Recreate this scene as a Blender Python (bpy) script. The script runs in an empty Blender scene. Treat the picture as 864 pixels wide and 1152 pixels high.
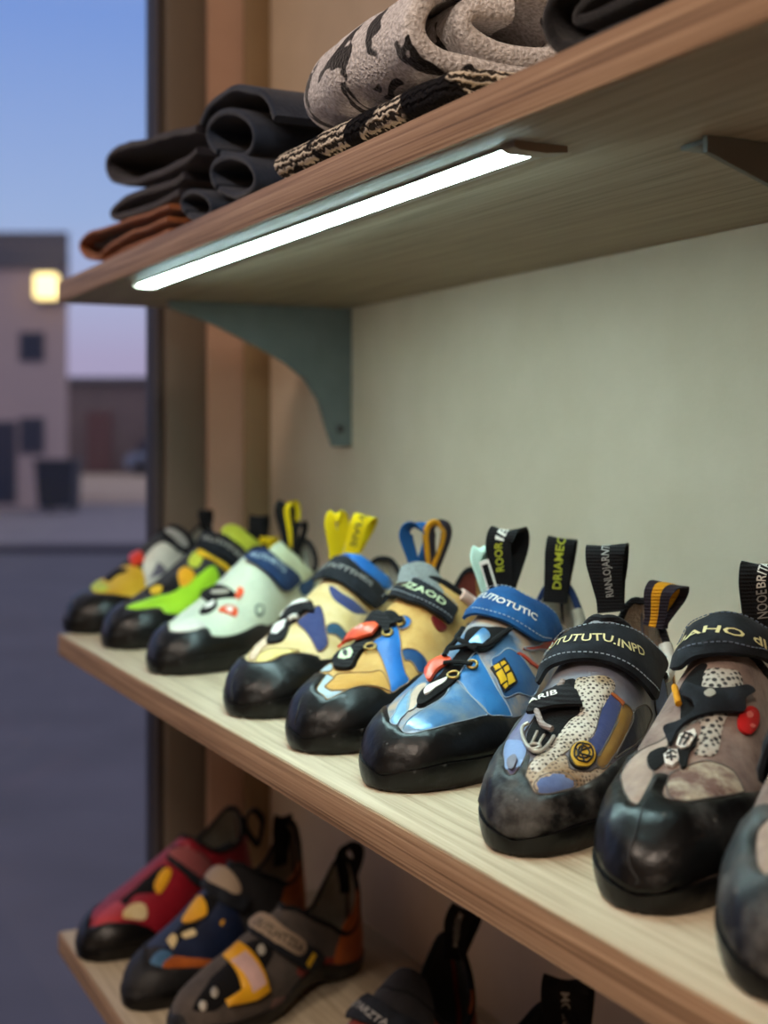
import bpy, bmesh, math, random
from mathutils import Vector, Matrix, noise
from mathutils.geometry import delaunay_2d_cdt
random.seed(7)
SC = bpy.context.scene
COL = SC.collection
# ------------------------------------------------------------------ materials
def lin(c):
    return tuple(((x/255)/12.92 if x/255 <= .04045 else ((x/255 + .055)/1.055)**2.4) for x in c)
MATS = {}
def new_mat(name):
    m = bpy.data.materials.new(name); m.use_nodes = True
    nt = m.node_tree; b = nt.nodes['Principled BSDF']
    return m, nt, b
def mat(name, rgb, rough=.6, metal=0, var=None, vscale=25, detail=5, bump=0, bscale=300, sheen=0, spec=.5, coat=0, stretch=None, vlo=.35, vhi=.65, rvar=0, bdet=3, bdist=.001):
    """rgb in 0..255 sRGB; var: second colour mixed in by noise"""
    if name in MATS: return MATS[name]
    m, nt, b = new_mat(name); N = nt.nodes; K = nt.links.new
    b.inputs['Base Color'].default_value = (*lin(rgb), 1); b.inputs['Roughness'].default_value = rough
    b.inputs['Metallic'].default_value = metal; b.inputs['Specular IOR Level'].default_value = spec
    b.inputs['Sheen Weight'].default_value = sheen; b.inputs['Coat Weight'].default_value = coat
    if var or bump or rvar:
        tc = N.new('ShaderNodeTexCoord'); mp = N.new('ShaderNodeMapping')
        K(tc.outputs['Object'], mp.inputs[0])
        if stretch: mp.inputs['Scale'].default_value = stretch
    if var or rvar:
        nz = N.new('ShaderNodeTexNoise'); nz.inputs['Scale'].default_value = vscale; nz.inputs['Detail'].default_value = detail
        nz.inputs['Roughness'].default_value = .6
        K(mp.outputs[0], nz.inputs['Vector'])
    if var:
        r = N.new('ShaderNodeValToRGB'); e = r.color_ramp.elements
        e[0].position = vlo; e[0].color = (*lin(rgb), 1); e[1].position = vhi; e[1].color = (*lin(var), 1)
        K(nz.outputs['Fac'], r.inputs[0]); K(r.outputs[0], b.inputs['Base Color'])
    if rvar:
        mr = N.new('ShaderNodeMapRange'); mr.inputs['From Min'].default_value = .3; mr.inputs['From Max'].default_value = .7
        mr.inputs['To Min'].default_value = rough; mr.inputs['To Max'].default_value = rough + rvar
        K(nz.outputs['Fac'], mr.inputs['Value']); K(mr.outputs[0], b.inputs['Roughness'])
    if bump:
        n2 = N.new('ShaderNodeTexNoise'); n2.inputs['Scale'].default_value = bscale; n2.inputs['Detail'].default_value = bdet; n2.inputs['Roughness'].default_value = .6
        K(mp.outputs[0], n2.inputs['Vector'])
        bp = N.new('ShaderNodeBump'); bp.inputs['Strength'].default_value = bump; bp.inputs['Distance'].default_value = bdist
        K(n2.outputs['Fac'], bp.inputs['Height']); K(bp.outputs[0], b.inputs['Normal'])
    MATS[name] = m; return m
def rubber(name, base=(24, 25, 27), dust=(86, 84, 80), rough=.36, amount=.62, speck=1.0):
    """black climbing rubber, scuffed and chalky in patches"""
    if name in MATS: return MATS[name]
    m, nt, b = new_mat(name); N = nt.nodes; K = nt.links.new
    tc = N.new('ShaderNodeTexCoord')
    n1 = N.new('ShaderNodeTexNoise'); n1.inputs['Scale'].default_value = 38; n1.inputs['Detail'].default_value = 8; n1.inputs['Roughness'].default_value = .7
    K(tc.outputs['Object'], n1.inputs['Vector'])
    r1 = N.new('ShaderNodeValToRGB'); e = r1.color_ramp.elements
    e[0].position = amount - .12; e[0].color = (0, 0, 0, 1); e[1].position = amount + .14; e[1].color = (.8, .8, .8, 1)
    K(n1.outputs['Fac'], r1.inputs[0])
    v = N.new('ShaderNodeTexVoronoi'); v.inputs['Scale'].default_value = 150; v.inputs['Randomness'].default_value = 1
    K(tc.outputs['Object'], v.inputs['Vector'])
    r2 = N.new('ShaderNodeValToRGB'); e = r2.color_ramp.elements
    e[0].position = .12; e[0].color = (speck, speck, speck, 1); e[1].position = .2; e[1].color = (0, 0, 0, 1)
    K(v.outputs['Distance'], r2.inputs[0])
    sep = N.new('ShaderNodeSeparateColor'); K(v.outputs['Color'], sep.inputs[0])
    gt = N.new('ShaderNodeMath'); gt.operation = 'GREATER_THAN'; gt.inputs[1].default_value = .8; K(sep.outputs[0], gt.inputs[0])
    ml = N.new('ShaderNodeMath'); ml.operation = 'MULTIPLY'; K(r2.outputs[0], ml.inputs[0]); K(gt.outputs[0], ml.inputs[1])
    mx = N.new('ShaderNodeMath'); mx.operation = 'MAXIMUM'; K(r1.outputs[0], mx.inputs[0]); K(ml.outputs[0], mx.inputs[1])
    mc = N.new('ShaderNodeMix'); mc.data_type = 'RGBA'; mc.inputs['A'].default_value = (*lin(base), 1); mc.inputs['B'].default_value = (*lin(dust), 1)
    K(mx.outputs[0], mc.inputs['Factor']); K(mc.outputs['Result'], b.inputs['Base Color'])
    mr = N.new('ShaderNodeMapRange'); mr.inputs['To Min'].default_value = rough; mr.inputs['To Max'].default_value = min(1, rough + .5)
    K(mx.outputs[0], mr.inputs['Value']); K(mr.outputs[0], b.inputs['Roughness'])
    n3 = N.new('ShaderNodeTexNoise'); n3.inputs['Scale'].default_value = 45; n3.inputs['Detail'].default_value = 6
    K(tc.outputs['Object'], n3.inputs['Vector'])
    b.inputs['Specular IOR Level'].default_value = .34
    bp = N.new('ShaderNodeBump'); bp.inputs['Strength'].default_value = .4; bp.inputs['Distance'].default_value = .004
    K(n3.outputs['Fac'], bp.inputs['Height']); K(bp.outputs[0], b.inputs['Normal'])
    MATS[name] = m; return m
def knit(name, rgb, dark, scale=330, size=.33, rough=.85, var=None):
    """open knit mesh: light yarn with rows of dark holes"""
    if name in MATS: return MATS[name]
    m, nt, b = new_mat(name); N = nt.nodes; K = nt.links.new
    tc = N.new('ShaderNodeTexCoord'); mp = N.new('ShaderNodeMapping'); mp.inputs['Rotation'].default_value = (.3, .2, .5)
    K(tc.outputs['Object'], mp.inputs[0])
    v = N.new('ShaderNodeTexVoronoi'); v.inputs['Scale'].default_value = scale; v.inputs['Randomness'].default_value = .35
    K(mp.outputs[0], v.inputs['Vector'])
    r = N.new('ShaderNodeValToRGB'); e = r.color_ramp.elements
    e[0].position = size; e[0].color = (*lin(dark), 1); e[1].position = size + .16; e[1].color = (*lin(rgb), 1)
    K(v.outputs['Distance'], r.inputs[0])
    out = r.outputs[0]
    if var:
        nz = N.new('ShaderNodeTexNoise'); nz.inputs['Scale'].default_value = 45; K(tc.outputs['Object'], nz.inputs['Vector'])
        rr = N.new('ShaderNodeValToRGB'); rr.color_ramp.elements[0].position = .45; rr.color_ramp.elements[1].position = .65
        K(nz.outputs['Fac'], rr.inputs[0])
        mc = N.new('ShaderNodeMix'); mc.data_type = 'RGBA'; mc.blend_type = 'MULTIPLY'; mc.inputs['B'].default_value = (*lin(var), 1)
        K(rr.outputs[0], mc.inputs['Factor']); K(out, mc.inputs['A']); out = mc.outputs['Result']
    K(out, b.inputs['Base Color']); b.inputs['Roughness'].default_value = rough
    bp = N.new('ShaderNodeBump'); bp.inputs['Strength'].default_value = .7; bp.inputs['Distance'].default_value = .001
    K(v.outputs['Distance'], bp.inputs['Height']); K(bp.outputs[0], b.inputs['Normal'])
    MATS[name] = m; return m
def webbing(name, rgb, rib=900, rough=.8, var=None, ribbed=True):
    """ribbed woven tape / stitched fabric"""
    if name in MATS: return MATS[name]
    m, nt, b = new_mat(name); N = nt.nodes; K = nt.links.new
    b.inputs['Base Color'].default_value = (*lin(rgb), 1); b.inputs['Roughness'].default_value = rough; b.inputs['Sheen Weight'].default_value = .04
    b.inputs['Specular IOR Level'].default_value = .2
    tc = N.new('ShaderNodeTexCoord')
    w = N.new('ShaderNodeTexWave'); w.wave_type = 'BANDS'; w.bands_direction = 'Z'; w.inputs['Scale'].default_value = rib/6.28; w.inputs['Distortion'].default_value = .6
    K(tc.outputs['Object'], w.inputs['Vector'])
    n = N.new('ShaderNodeTexNoise'); n.inputs['Scale'].default_value = 900; K(tc.outputs['Object'], n.inputs['Vector'])
    ad = N.new('ShaderNodeMath'); K(n.outputs['Fac'], ad.inputs[1]); ad.inputs[0].default_value = 0
    if ribbed: K(w.outputs['Fac'], ad.inputs[0])
    bp = N.new('ShaderNodeBump'); bp.inputs['Strength'].default_value = .45; bp.inputs['Distance'].default_value = .0008
    K(ad.outputs[0], bp.inputs['Height']); K(bp.outputs[0], b.inputs['Normal'])
    if var:
        nz = N.new('ShaderNodeTexNoise'); nz.inputs['Scale'].default_value = 60; nz.inputs['Detail'].default_value = 6; K(tc.outputs['Object'], nz.inputs['Vector'])
        r = N.new('ShaderNodeValToRGB'); e = r.color_ramp.elements
        e[0].position = .42; e[0].color = (*lin(rgb), 1); e[1].position = .68; e[1].color = (*lin(var), 1)
        K(nz.outputs['Fac'], r.inputs[0]); K(r.outputs[0], b.inputs['Base Color'])
    MATS[name] = m; return m
def emit(name, rgb, strength):
    if name in MATS: return MATS[name]
    m, nt, b = new_mat(name)
    b.inputs['Base Color'].default_value = (*lin(rgb), 1); b.inputs['Emission Color'].default_value = (*lin(rgb), 1); b.inputs['Emission Strength'].default_value = strength
    MATS[name] = m; return m
# ------------------------------------------------------------------ object helpers
def link(name, me, m, parent=None):
    o = bpy.data.objects.new(name, me); COL.objects.link(o)
    if m is not None:
        for k in (m if isinstance(m, (list, tuple)) else [m]): me.materials.append(k)
    if parent is not None: o.parent = parent
    return o
def smooth(me, ang=40):
    for p in me.polygons: p.use_smooth = True
    me.set_sharp_from_angle(angle=math.radians(ang))
def from_bm(name, bm, m, parent=None, ang=40, sm=True):
    bmesh.ops.recalc_face_normals(bm, faces=bm.faces)
    me = bpy.data.meshes.new(name); bm.to_mesh(me); bm.free()
    if sm: smooth(me, ang)
    return link(name, me, m, parent)
def thing(name, label, cat, loc=(0, 0, 0), rot=0, group=None):
    o = bpy.data.objects.new(name, None); COL.objects.link(o); o.empty_display_size = .05
    o.location = loc; o.rotation_euler = (0, 0, rot); return tag(o, label, cat, group)
def tag(o, label, cat, group=None):
    o['label'] = label; o['category'] = cat
    if group: o['group'] = group
    return o
def struct(o): o['kind'] = 'structure'; return o
def box_bm(bm, x0, x1, y0, y1, z0, z1, bev=0, mi=0):
    r = bmesh.ops.create_cube(bm, size=1)
    vs = r['verts']
    for v in vs: v.co = Vector(((x0 + x1)/2 + v.co.x*(x1 - x0), (y0 + y1)/2 + v.co.y*(y1 - y0), (z0 + z1)/2 + v.co.z*(z1 - z0)))
    fs = list({f for v in vs for f in v.link_faces})
    for f in fs: f.material_index = mi
    if bev:
        es = list({e for v in vs for e in v.link_edges})
        bmesh.ops.bevel(bm, geom=es, offset=bev, segments=2, affect='EDGES', profile=.5)
def box(name, x0, x1, y0, y1, z0, z1, m, parent=None, bev=0):
    bm = bmesh.new(); box_bm(bm, x0, x1, y0, y1, z0, z1, bev)
    return from_bm(name, bm, m, parent, 35)
def prism_bm(bm, pts, d):
    """closed outline pts (3-D, coplanar) pushed along vector d"""
    a = [bm.verts.new(p) for p in pts]; b = [bm.verts.new(Vector(p) + Vector(d)) for p in pts]
    bm.faces.new(a); bm.faces.new(list(reversed(b)))
    n = len(a)
    for i in range(n): bm.faces.new((a[i], b[i], b[(i+1) % n], a[(i+1) % n]))
def crom(pts, n=6, closed=False):
    """Catmull-Rom through pts (any dimension)"""
    P = [np.asarray(p, float) for p in pts]; out = []
    m = len(P)
    for i in range(m if closed else m - 1):
        p0 = P[(i-1) % m] if closed or i > 0 else 2*P[0] - P[1]
        p1 = P[i]; p2 = P[(i+1) % m]
        p3 = P[(i+2) % m] if closed or i + 2 < m else 2*P[-1] - P[-2]
        for k in range(n):
            u = k/n
            out.append(.5*((2*p1) + (-p0 + p2)*u + (2*p0 - 5*p1 + 4*p2 - p3)*u*u + (-p0 + 3*p1 - 3*p2 + p3)*u**3))
    if not closed: out.append(P[-1])
    return out
def tube_bm(bm, pts, r, seg=8, closed=False, rz=None, caps=True):
    pts = [Vector(p) for p in pts]; n = len(pts); rings = []
    up = Vector((0, 0, 1)); prev = None
    for i, p in enumerate(pts):
        a = pts[(i-1) % n] if closed or i > 0 else p; b = pts[(i+1) % n] if closed or i < n-1 else p
        t = (b - a)
        t = t.normalized() if t.length > 1e-9 else Vector((0, 1, 0))
        if prev is None:
            nn = up - t*up.dot(t)
            if nn.length < .1: nn = Vector((1, 0, 0)) - t*t.x
        else: nn = prev - t*prev.dot(t)
        nn.normalize(); prev = nn; bb = t.cross(nn)
        rr = r[i] if isinstance(r, (list, tuple)) else r
        r2 = rr if rz is None else rz
        rings.append([bm.verts.new(p + nn*math.sin(2*math.pi*k/seg)*r2 + bb*math.cos(2*math.pi*k/seg)*rr) for k in range(seg)])
    for i in range(n if closed else n - 1):
        A_, B_ = rings[i], rings[(i+1) % n]
        for k in range(seg): bm.faces.new((A_[k], A_[(k+1) % seg], B_[(k+1) % seg], B_[k]))
    if caps and not closed: bm.faces.new(rings[0]); bm.faces.new(list(reversed(rings[-1])))
TEXT = {}
def text_mesh(s):
    """glyph outlines of s filled with triangles, unit height, centred on 0"""
    if s in TEXT: return TEXT[s]
    cu = bpy.data.curves.new('lettering', 'FONT'); cu.body = s; cu.align_x = 'CENTER'; cu.size = 1.4; cu.resolution_u = 2; cu.offset = .022
    o = bpy.data.objects.new('lettering', cu); COL.objects.link(o)
    dg = bpy.context.evaluated_depsgraph_get(); dg.update()
    me = o.evaluated_get(dg).to_mesh()
    V = [(v.co.x, v.co.y - .5) for v in me.vertices]; Fc = [tuple(p.vertices) for p in me.polygons]
    o.evaluated_get(dg).to_mesh_clear()
    bpy.data.objects.remove(o); bpy.data.curves.remove(cu)
    xs = [v[0] for v in V]; w = max(xs) - min(xs) if xs else 1
    TEXT[s] = (V, Fc, w); return TEXT[s]
def dist_poly(p, poly, tip=False):
    b = 1e9; n = len(poly)
    for i in range(n):
        ax, ay = poly[i]; bx, by = poly[(i+1) % n]
        if tip and ax < .002 and bx < .002: continue
        dx, dy = bx - ax, by - ay; L2 = dx*dx + dy*dy
        u = 0 if L2 == 0 else max(0, min(1, ((p[0]-ax)*dx + (p[1]-ay)*dy)/L2))
        b = min(b, (p[0]-ax-u*dx)**2 + (p[1]-ay-u*dy)**2)
    return math.sqrt(b)
def inside(p, poly):
    x, y = p; c = False; n = len(poly); j = n - 1
    for i in range(n):
        xi, yi = poly[i]; xj, yj = poly[j]
        if (yi > y) != (yj > y) and x < (xj - xi)*(y - yi)/(yj - yi) + xi: c = not c
        j = i
    return c
# ---- shoe last: a smooth surface over (t along toe->heel, s across left->right) ----
import numpy as np, math
def pchip(xk, yk, x):
    xk = np.asarray(xk, float); yk = np.asarray(yk, float); x = np.asarray(x, float)
    h = np.diff(xk); d = np.diff(yk) / h
    m = np.zeros_like(yk)
    for i in range(1, len(xk) - 1):
        if d[i-1] * d[i] > 0:
            w1 = 2*h[i] + h[i-1]; w2 = h[i] + 2*h[i-1]
            m[i] = (w1 + w2) / (w1/d[i-1] + w2/d[i])
    m[0] = d[0]; m[-1] = d[-1]
    i = np.clip(np.searchsorted(xk, x) - 1, 0, len(h) - 1)
    u = np.clip((x - xk[i]) / h[i], 0, 1)
    return (yk[i]*(1+2*u)*(1-u)**2 + m[i]*h[i]*u*(1-u)**2 + yk[i+1]*u*u*(3-2*u) + m[i+1]*h[i]*u*u*(u-1))
def t2q(t): return np.arccos(np.clip(1 - 2*np.asarray(t, float), -1, 1)) / math.pi
def q2t(q): return 0.5*(1 - np.cos(np.asarray(q, float)*math.pi))
W_TAB = [(0,0),(.008,.22),(.03,.44),(.07,.63),(.13,.79),(.2,.91),(.29,1),(.38,.98),(.48,.88),(.58,.76),(.68,.69),(.78,.68),(.86,.68),(.93,.58),(.975,.38),(1,0)]
H_TAB = [(0,.019),(.02,.030),(.06,.038),(.12,.043),(.2,.048),(.28,.056),(.36,.067),(.44,.080),(.52,.093),(.6,.104),(.68,.112),(.76,.118),(.86,.120),(.94,.112),(1,.098)]
B_TAB = [(0,.003),(.05,.001),(.2,0),(.36,.001),(.48,.008),(.58,.012),(.68,.010),(.78,.004),(.88,.001),(1,.004)]
PX_TAB = [(0,.75),(.2,.8),(.4,.95),(.6,1.0),(.75,.7),(1,.6)]
PZ_TAB = [(0,.75),(.2,.85),(.4,1.0),(.6,1.05),(.75,1.0),(1,1.0)]
class Last:
    def __init__(self, sp):
        self.sp = sp
        self.L = sp.get('L', .245); self.W = sp.get('W', .046)
        self.wt = sp.get('wt', W_TAB)
        hs = sp.get('hs', 1.0); self.ht = [(t, h*hs) for t, h in sp.get('ht', H_TAB)]
        self.bt = sp.get('bt', B_TAB)
        self.asym = sp.get('asym', 0.0)
        self.op = sp.get('op', (.60, .975, .62))   # opening: start, end, half angle
        self.opt = sp.get('opt', None)             # or a table of half angles
        self.lean = sp.get('lean', .22)
        c, s_ = math.cos(sp['rot']), math.sin(sp['rot'])
        self.R = np.array([[c, -s_, 0], [s_, c, 0], [0, 0, 1]]); self.T = np.array([sp['loc'][0], sp['loc'][1], sp['loc'][2]])
    def tab(self, tb, q):
        a = np.array(tb); return pchip(t2q(a[:, 0]), a[:, 1], q)
    def raw(self, q, s):
        q = np.asarray(q, float); s = np.asarray(s, float)
        t = q2t(q)
        w = self.W*self.tab(self.wt, q); h = self.tab(self.ht, q); b = self.tab(self.bt, q)
        px = self.tab(PX_TAB, q); pz = self.tab(PZ_TAB, q)
        zw = b + np.minimum(.017, .42*(h - b))
        A = np.abs(s); sg = np.sign(s)
        a = np.clip(A, 0, 1)*math.pi/2
        x = w*np.sin(a)**px; z = zw + (h - zw)*np.maximum(np.cos(a), 1e-9)**pz
        be = np.clip((A - 1)/.4, 0, 1)*math.pi/2
        xl = w*(1 - .22*(1 - np.cos(be))); zl = zw - (zw - b)*np.sin(be)
        xf = .78*w*np.clip(2.4 - A, 0, 1)
        x = np.where(A <= 1, x, np.where(A <= 1.4, xl, xf)); z = np.where(A <= 1, z, np.where(A <= 1.4, zl, b))
        cx = self.asym*(1 - t)**2
        y = t*self.L - self.lean*np.clip((t - .6)/.4, 0, 1)**1.5*np.maximum(z - .03, 0)
        # toe box front slopes back a little
        y = y + .25*np.clip(1 - t/.25, 0, 1)*np.maximum(z - .012, 0)
        return np.stack([cx + sg*x, y, z], -1)
    def P(self, t, s, off=0.0):
        t, s = np.broadcast_arrays(np.asarray(t, float), np.asarray(s, float)); q = t2q(t)
        qn = np.clip(q, .006, .994); e = .004
        sn = np.where(np.abs(s) < .003, .003, s)
        dq = self.raw(qn + e, sn) - self.raw(qn - e, sn); ds = self.raw(qn, sn + e) - self.raw(qn, sn - e)
        n = np.cross(ds, dq); ln = np.linalg.norm(n, axis=-1, keepdims=True); n = n/np.maximum(ln, 1e-12)
        end = (q < .004) | (q > .996)
        n = np.where(end[..., None], n*np.array([0, 1, 1]), n); n = n/np.maximum(np.linalg.norm(n, axis=-1, keepdims=True), 1e-9)
        return self.raw(q, s) + n*np.asarray(off, float)[..., None]
    def c(self, t):
        t = np.asarray(t, float)
        if self.opt: 
            a = np.array(self.opt); return np.where((t > a[0,0]) & (t < a[-1,0]), np.maximum(pchip(a[:,0], a[:,1], t), 0), 0)
        t0, t1, cm = self.op; tm = (t0 + t1)/2; r = (t1 - t0)/2
        return cm*np.sqrt(np.clip(1 - (np.abs(t - tm)/r)**2.6, 0, 1))
    def world(self, p): return p @ self.R.T + self.T
# ---- end last ----
# ------------------------------------------------------------------ shoe building
KQ, KS = .30, .075      # metres per unit of q and of s, so that patches triangulate evenly
def patch_bm(last, poly, off=.0015, bev=.003, lay=0.0, step=.0045, sm=True, thick=True, qsp=False, crin=0):
    """a panel lying on the last: outline poly [(t,s)..] -> raised piece with rounded rim and a skirt"""
    pp = [(float(t2q(t)), s) for t, s in poly]
    P2 = [(q*KQ, s*KS) for q, s in pp]
    if sm and len(P2) > 2: P2 = [tuple(p) for p in crom(P2, 5, True)]
    # even spacing of the rim
    rim = []
    n = len(P2)
    for i in range(n):
        a, b = P2[i], P2[(i+1) % n]; d = math.hypot(b[0]-a[0], b[1]-a[1])
        if d < 1e-6: continue
        k = max(1, int(d/(step*.8)))
        for j in range(k): rim.append((a[0] + (b[0]-a[0])*j/k, a[1] + (b[1]-a[1])*j/k))
    xs = [p[0] for p in rim]; ys = [p[1] for p in rim]
    inner = []
    y = min(ys); row = 0
    while y < max(ys):
        x = min(xs) + (step/2 if row % 2 else 0)
        while x < max(xs):
            if inside((x, y), rim) and dist_poly((x, y), rim) > step*.45: inner.append((x, y))
            x += step
        y += step*.87; row += 1
    # an inner ring close to the rim carries the rounded shoulder
    pts = rim + inner
    vo, eo, fo, *_ = delaunay_2d_cdt([Vector(p) for p in pts], [], [list(range(len(rim)))], 1, 1e-6)
    Q = np.array([min(max(v.x/KQ, 0), 1) for v in vo]); S = np.array([v.y/KS for v in vo])
    D = np.array([dist_poly((v.x, v.y), rim, True) for v in vo])
    k = np.clip(D/max(bev, 1e-6), 0, 1)
    offs = lay + off*(.35 + .65*np.sqrt(1 - (1 - k)**2))
    if crin:
        offs = offs + crin*k*np.clip(Q/.16, 0, 1)**2*np.array([noise.noise(Vector((q*14, s*4, lay*900))) for q, s in zip(Q, S)])
    T = q2t(Q)
    X = last.P(T, S, offs)
    bm = bmesh.new()
    vs = [bm.verts.new(p) for p in X]
    for f in fo:
        try: bm.faces.new([vs[i] for i in f])
        except ValueError: pass
    if thick:
        X0 = last.P(T, S, np.full(len(T), lay - .0012))
        idx = {v: i for i, v in enumerate(vs)}
        be = [e for e in bm.edges if len(e.link_faces) == 1 and not all(Q[idx[v]] < .007 for v in e.verts)]
        low = {}
        for e in be:
            for v in e.verts:
                if v not in low: low[v] = bm.verts.new(X0[idx[v]])
        for e in be:
            a, b = e.verts
            try: bm.faces.new((a, b, low[b], low[a]))
            except ValueError: pass
    bmesh.ops.remove_doubles(bm, verts=[v for v in vs if v.is_valid and Q[idx[v]] < .007] if thick else [], dist=.0004)
    return bm
def grid_bm(rows, close=False):
    bm = bmesh.new(); R = [[bm.verts.new(p) for p in r] for r in rows]
    for i in range(len(R) - 1):
        for j in range(len(R[0]) - 1): bm.faces.new((R[i][j], R[i][j+1], R[i+1][j+1], R[i+1][j]))
    return bm
def half_shell(last, q, s_from, s_to, n, off, side):
    """rows along q, columns from s_from(t) to s_to"""
    t = q2t(q); c = s_from
    k = np.linspace(0, 1, n)
    S = side*(c[:, None]*(1 - k) + s_to*k)
    T = np.repeat(t[:, None], n, 1)
    return last.P(T, S, np.full(T.shape, off))
def shell_bm(last, off=0.0, s_to=1.4, nq=70, ns=34, q0=0.0, q1=1.0, cut=True, cmin=0):
    q = np.linspace(q0, q1, nq); t = q2t(q)
    c = last.c(t) if cut else np.full(nq, 0.0)
    c = np.maximum(c, cmin)
    bm = bmesh.new()
    for side in (1, -1):
        X = half_shell(last, q, c, s_to, ns, off, side)
        R = [[bm.verts.new(p) for p in r] for r in X]
        for i in range(nq - 1):
            for j in range(ns - 1):
                f = (R[i][j], R[i][j+1], R[i+1][j+1], R[i+1][j])
                bm.faces.new(f if side > 0 else f[::-1])
    bmesh.ops.remove_doubles(bm, verts=bm.verts, dist=.00012)
    return bm
def opening_curve(last, n=46, off=0.0, ds=0.0):
    if last.opt: t0, t1 = last.opt[0][0], last.opt[-1][0]
    else: t0, t1 = last.op[0], last.op[1]
    a = np.linspace(0, math.pi, n); t = t0 + (t1 - t0)*(1 - np.cos(a))/2
    c = last.c(t)
    T = np.concatenate([t, t[::-1][1:-1]]); S = np.concatenate([c + ds, -(c[::-1][1:-1] + ds)])
    return last.P(T, S, np.full(len(T), off))
def ribbon_frames(pts, wdir, n=5):
    P = crom(pts, n); m = len(P)
    W = np.asarray(wdir, float)
    if W.ndim == 2: W = np.array(crom(list(W), n))
    else: W = np.repeat(W[None], m, 0)
    P = np.array(P)
    Tn = np.gradient(P, axis=0); Tn /= np.maximum(np.linalg.norm(Tn, axis=1, keepdims=True), 1e-9)
    W = W - Tn*(W*Tn).sum(1, keepdims=True); W /= np.maximum(np.linalg.norm(W, axis=1, keepdims=True), 1e-9)
    Nn = np.cross(W, Tn)
    return P, Tn, W, Nn
def ribbon_bm(pts, wdir, widths, thick, n=5, across=6, crown=0.0, a0=-1.0, a1=1.0, lift=0.0):
    """a tape with thickness following pts; across its width from a0 to a1"""
    P, Tn, W, Nn = ribbon_frames(pts, wdir, n); m = len(P)
    if not isinstance(widths, (list, tuple)): wv = np.full(m, widths)
    else: wv = np.interp(np.linspace(0, 1, m), np.linspace(0, 1, len(widths)), widths)
    bm = bmesh.new(); top, bot = [], []
    for i in range(m):
        tr, br = [], []
        for j in range(across + 1):
            u = a0 + (a1 - a0)*j/across
            base = P[i] + W[i]*u*wv[i]/2
            hh = crown*(1 - u*u) + lift
            e = .55 if j in (0, across) else 1
            tr.append(bm.verts.new(base + Nn[i]*(thick/2*e + hh))); br.append(bm.verts.new(base + Nn[i]*(-thick/2*e + hh)))
        top.append(tr); bot.append(br)
    for i in range(m - 1):
        for j in range(across):
            bm.faces.new((top[i][j], top[i][j+1], top[i+1][j+1], top[i+1][j])); bm.faces.new((bot[i][j], bot[i+1][j], bot[i+1][j+1], bot[i][j+1]))
        for j in (0, across):
            bm.faces.new((top[i][j], top[i+1][j], bot[i+1][j], bot[i][j]))
    for i in (0, m - 1):
        for j in range(across): bm.faces.new((top[i][j], top[i][j+1], bot[i][j+1], bot[i][j]))
    return bm
def text_on(parent, s, fn, m, name='lettering'):
    """letters laid on a surface: fn(x,y)->point with x in -.5...5 along the line, y in -.5...5 of the letter height"""
    V, Fc, w = text_mesh(s)
    bm = bmesh.new(); P = fn(np.array([v[0]/w for v in V]), np.array([v[1] for v in V]))
    vs = [bm.verts.new(p) for p in P]
    for f in Fc:
        try: bm.faces.new([vs[i] for i in f])
        except ValueError: pass
    me = bpy.data.meshes.new(name); bm.to_mesh(me); bm.free()
    return link(name, me, m, parent)
def text_path_ts(last, line, h, off, flip=False):
    """line: [(t,s)..] the text's middle line on the last; h: letter height in metres"""
    L3 = np.array(crom(line, 8)); B = last.P(L3[:, 0], L3[:, 1], np.full(len(L3), off))
    N_ = B - last.P(L3[:, 0], L3[:, 1], np.full(len(L3), off - .004)); N_ /= np.linalg.norm(N_, axis=1, keepdims=True)
    T_ = np.gradient(B, axis=0); T_ /= np.linalg.norm(T_, axis=1, keepdims=True); U_ = np.cross(N_, T_)
    seg = np.concatenate([[0], np.cumsum(np.linalg.norm(np.diff(B, axis=0), axis=1))]); seg /= seg[-1]
    def fn(x, y):
        if flip: x, y = -x, -y
        u = x + .5
        I = lambda A_: np.stack([np.interp(u, seg, A_[:, k]) for k in range(3)], -1)
        return I(B) + I(U_)*(y*h)[:, None]
    return fn
def text_path_ribbon(pts, wdir, width, lift, u0, u1, hfrac, side=1, n=5, v0=0, flip=False):
    P, Tn, W, Nn = ribbon_frames(pts, wdir, n)
    seg = np.concatenate([[0], np.cumsum(np.linalg.norm(np.diff(P, axis=0), axis=1))]); seg /= seg[-1]
    def fn(x, y):
        if flip: x, y = -x, -y
        u = u0 + (u1 - u0)*(x + .5)
        I = lambda A_: np.stack([np.interp(u, seg, A_[:, k]) for k in range(3)], -1)
        return I(P) + I(W)*((v0 + y*hfrac)*width)[:, None] + I(Nn)*lift*side
    return fn
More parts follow.
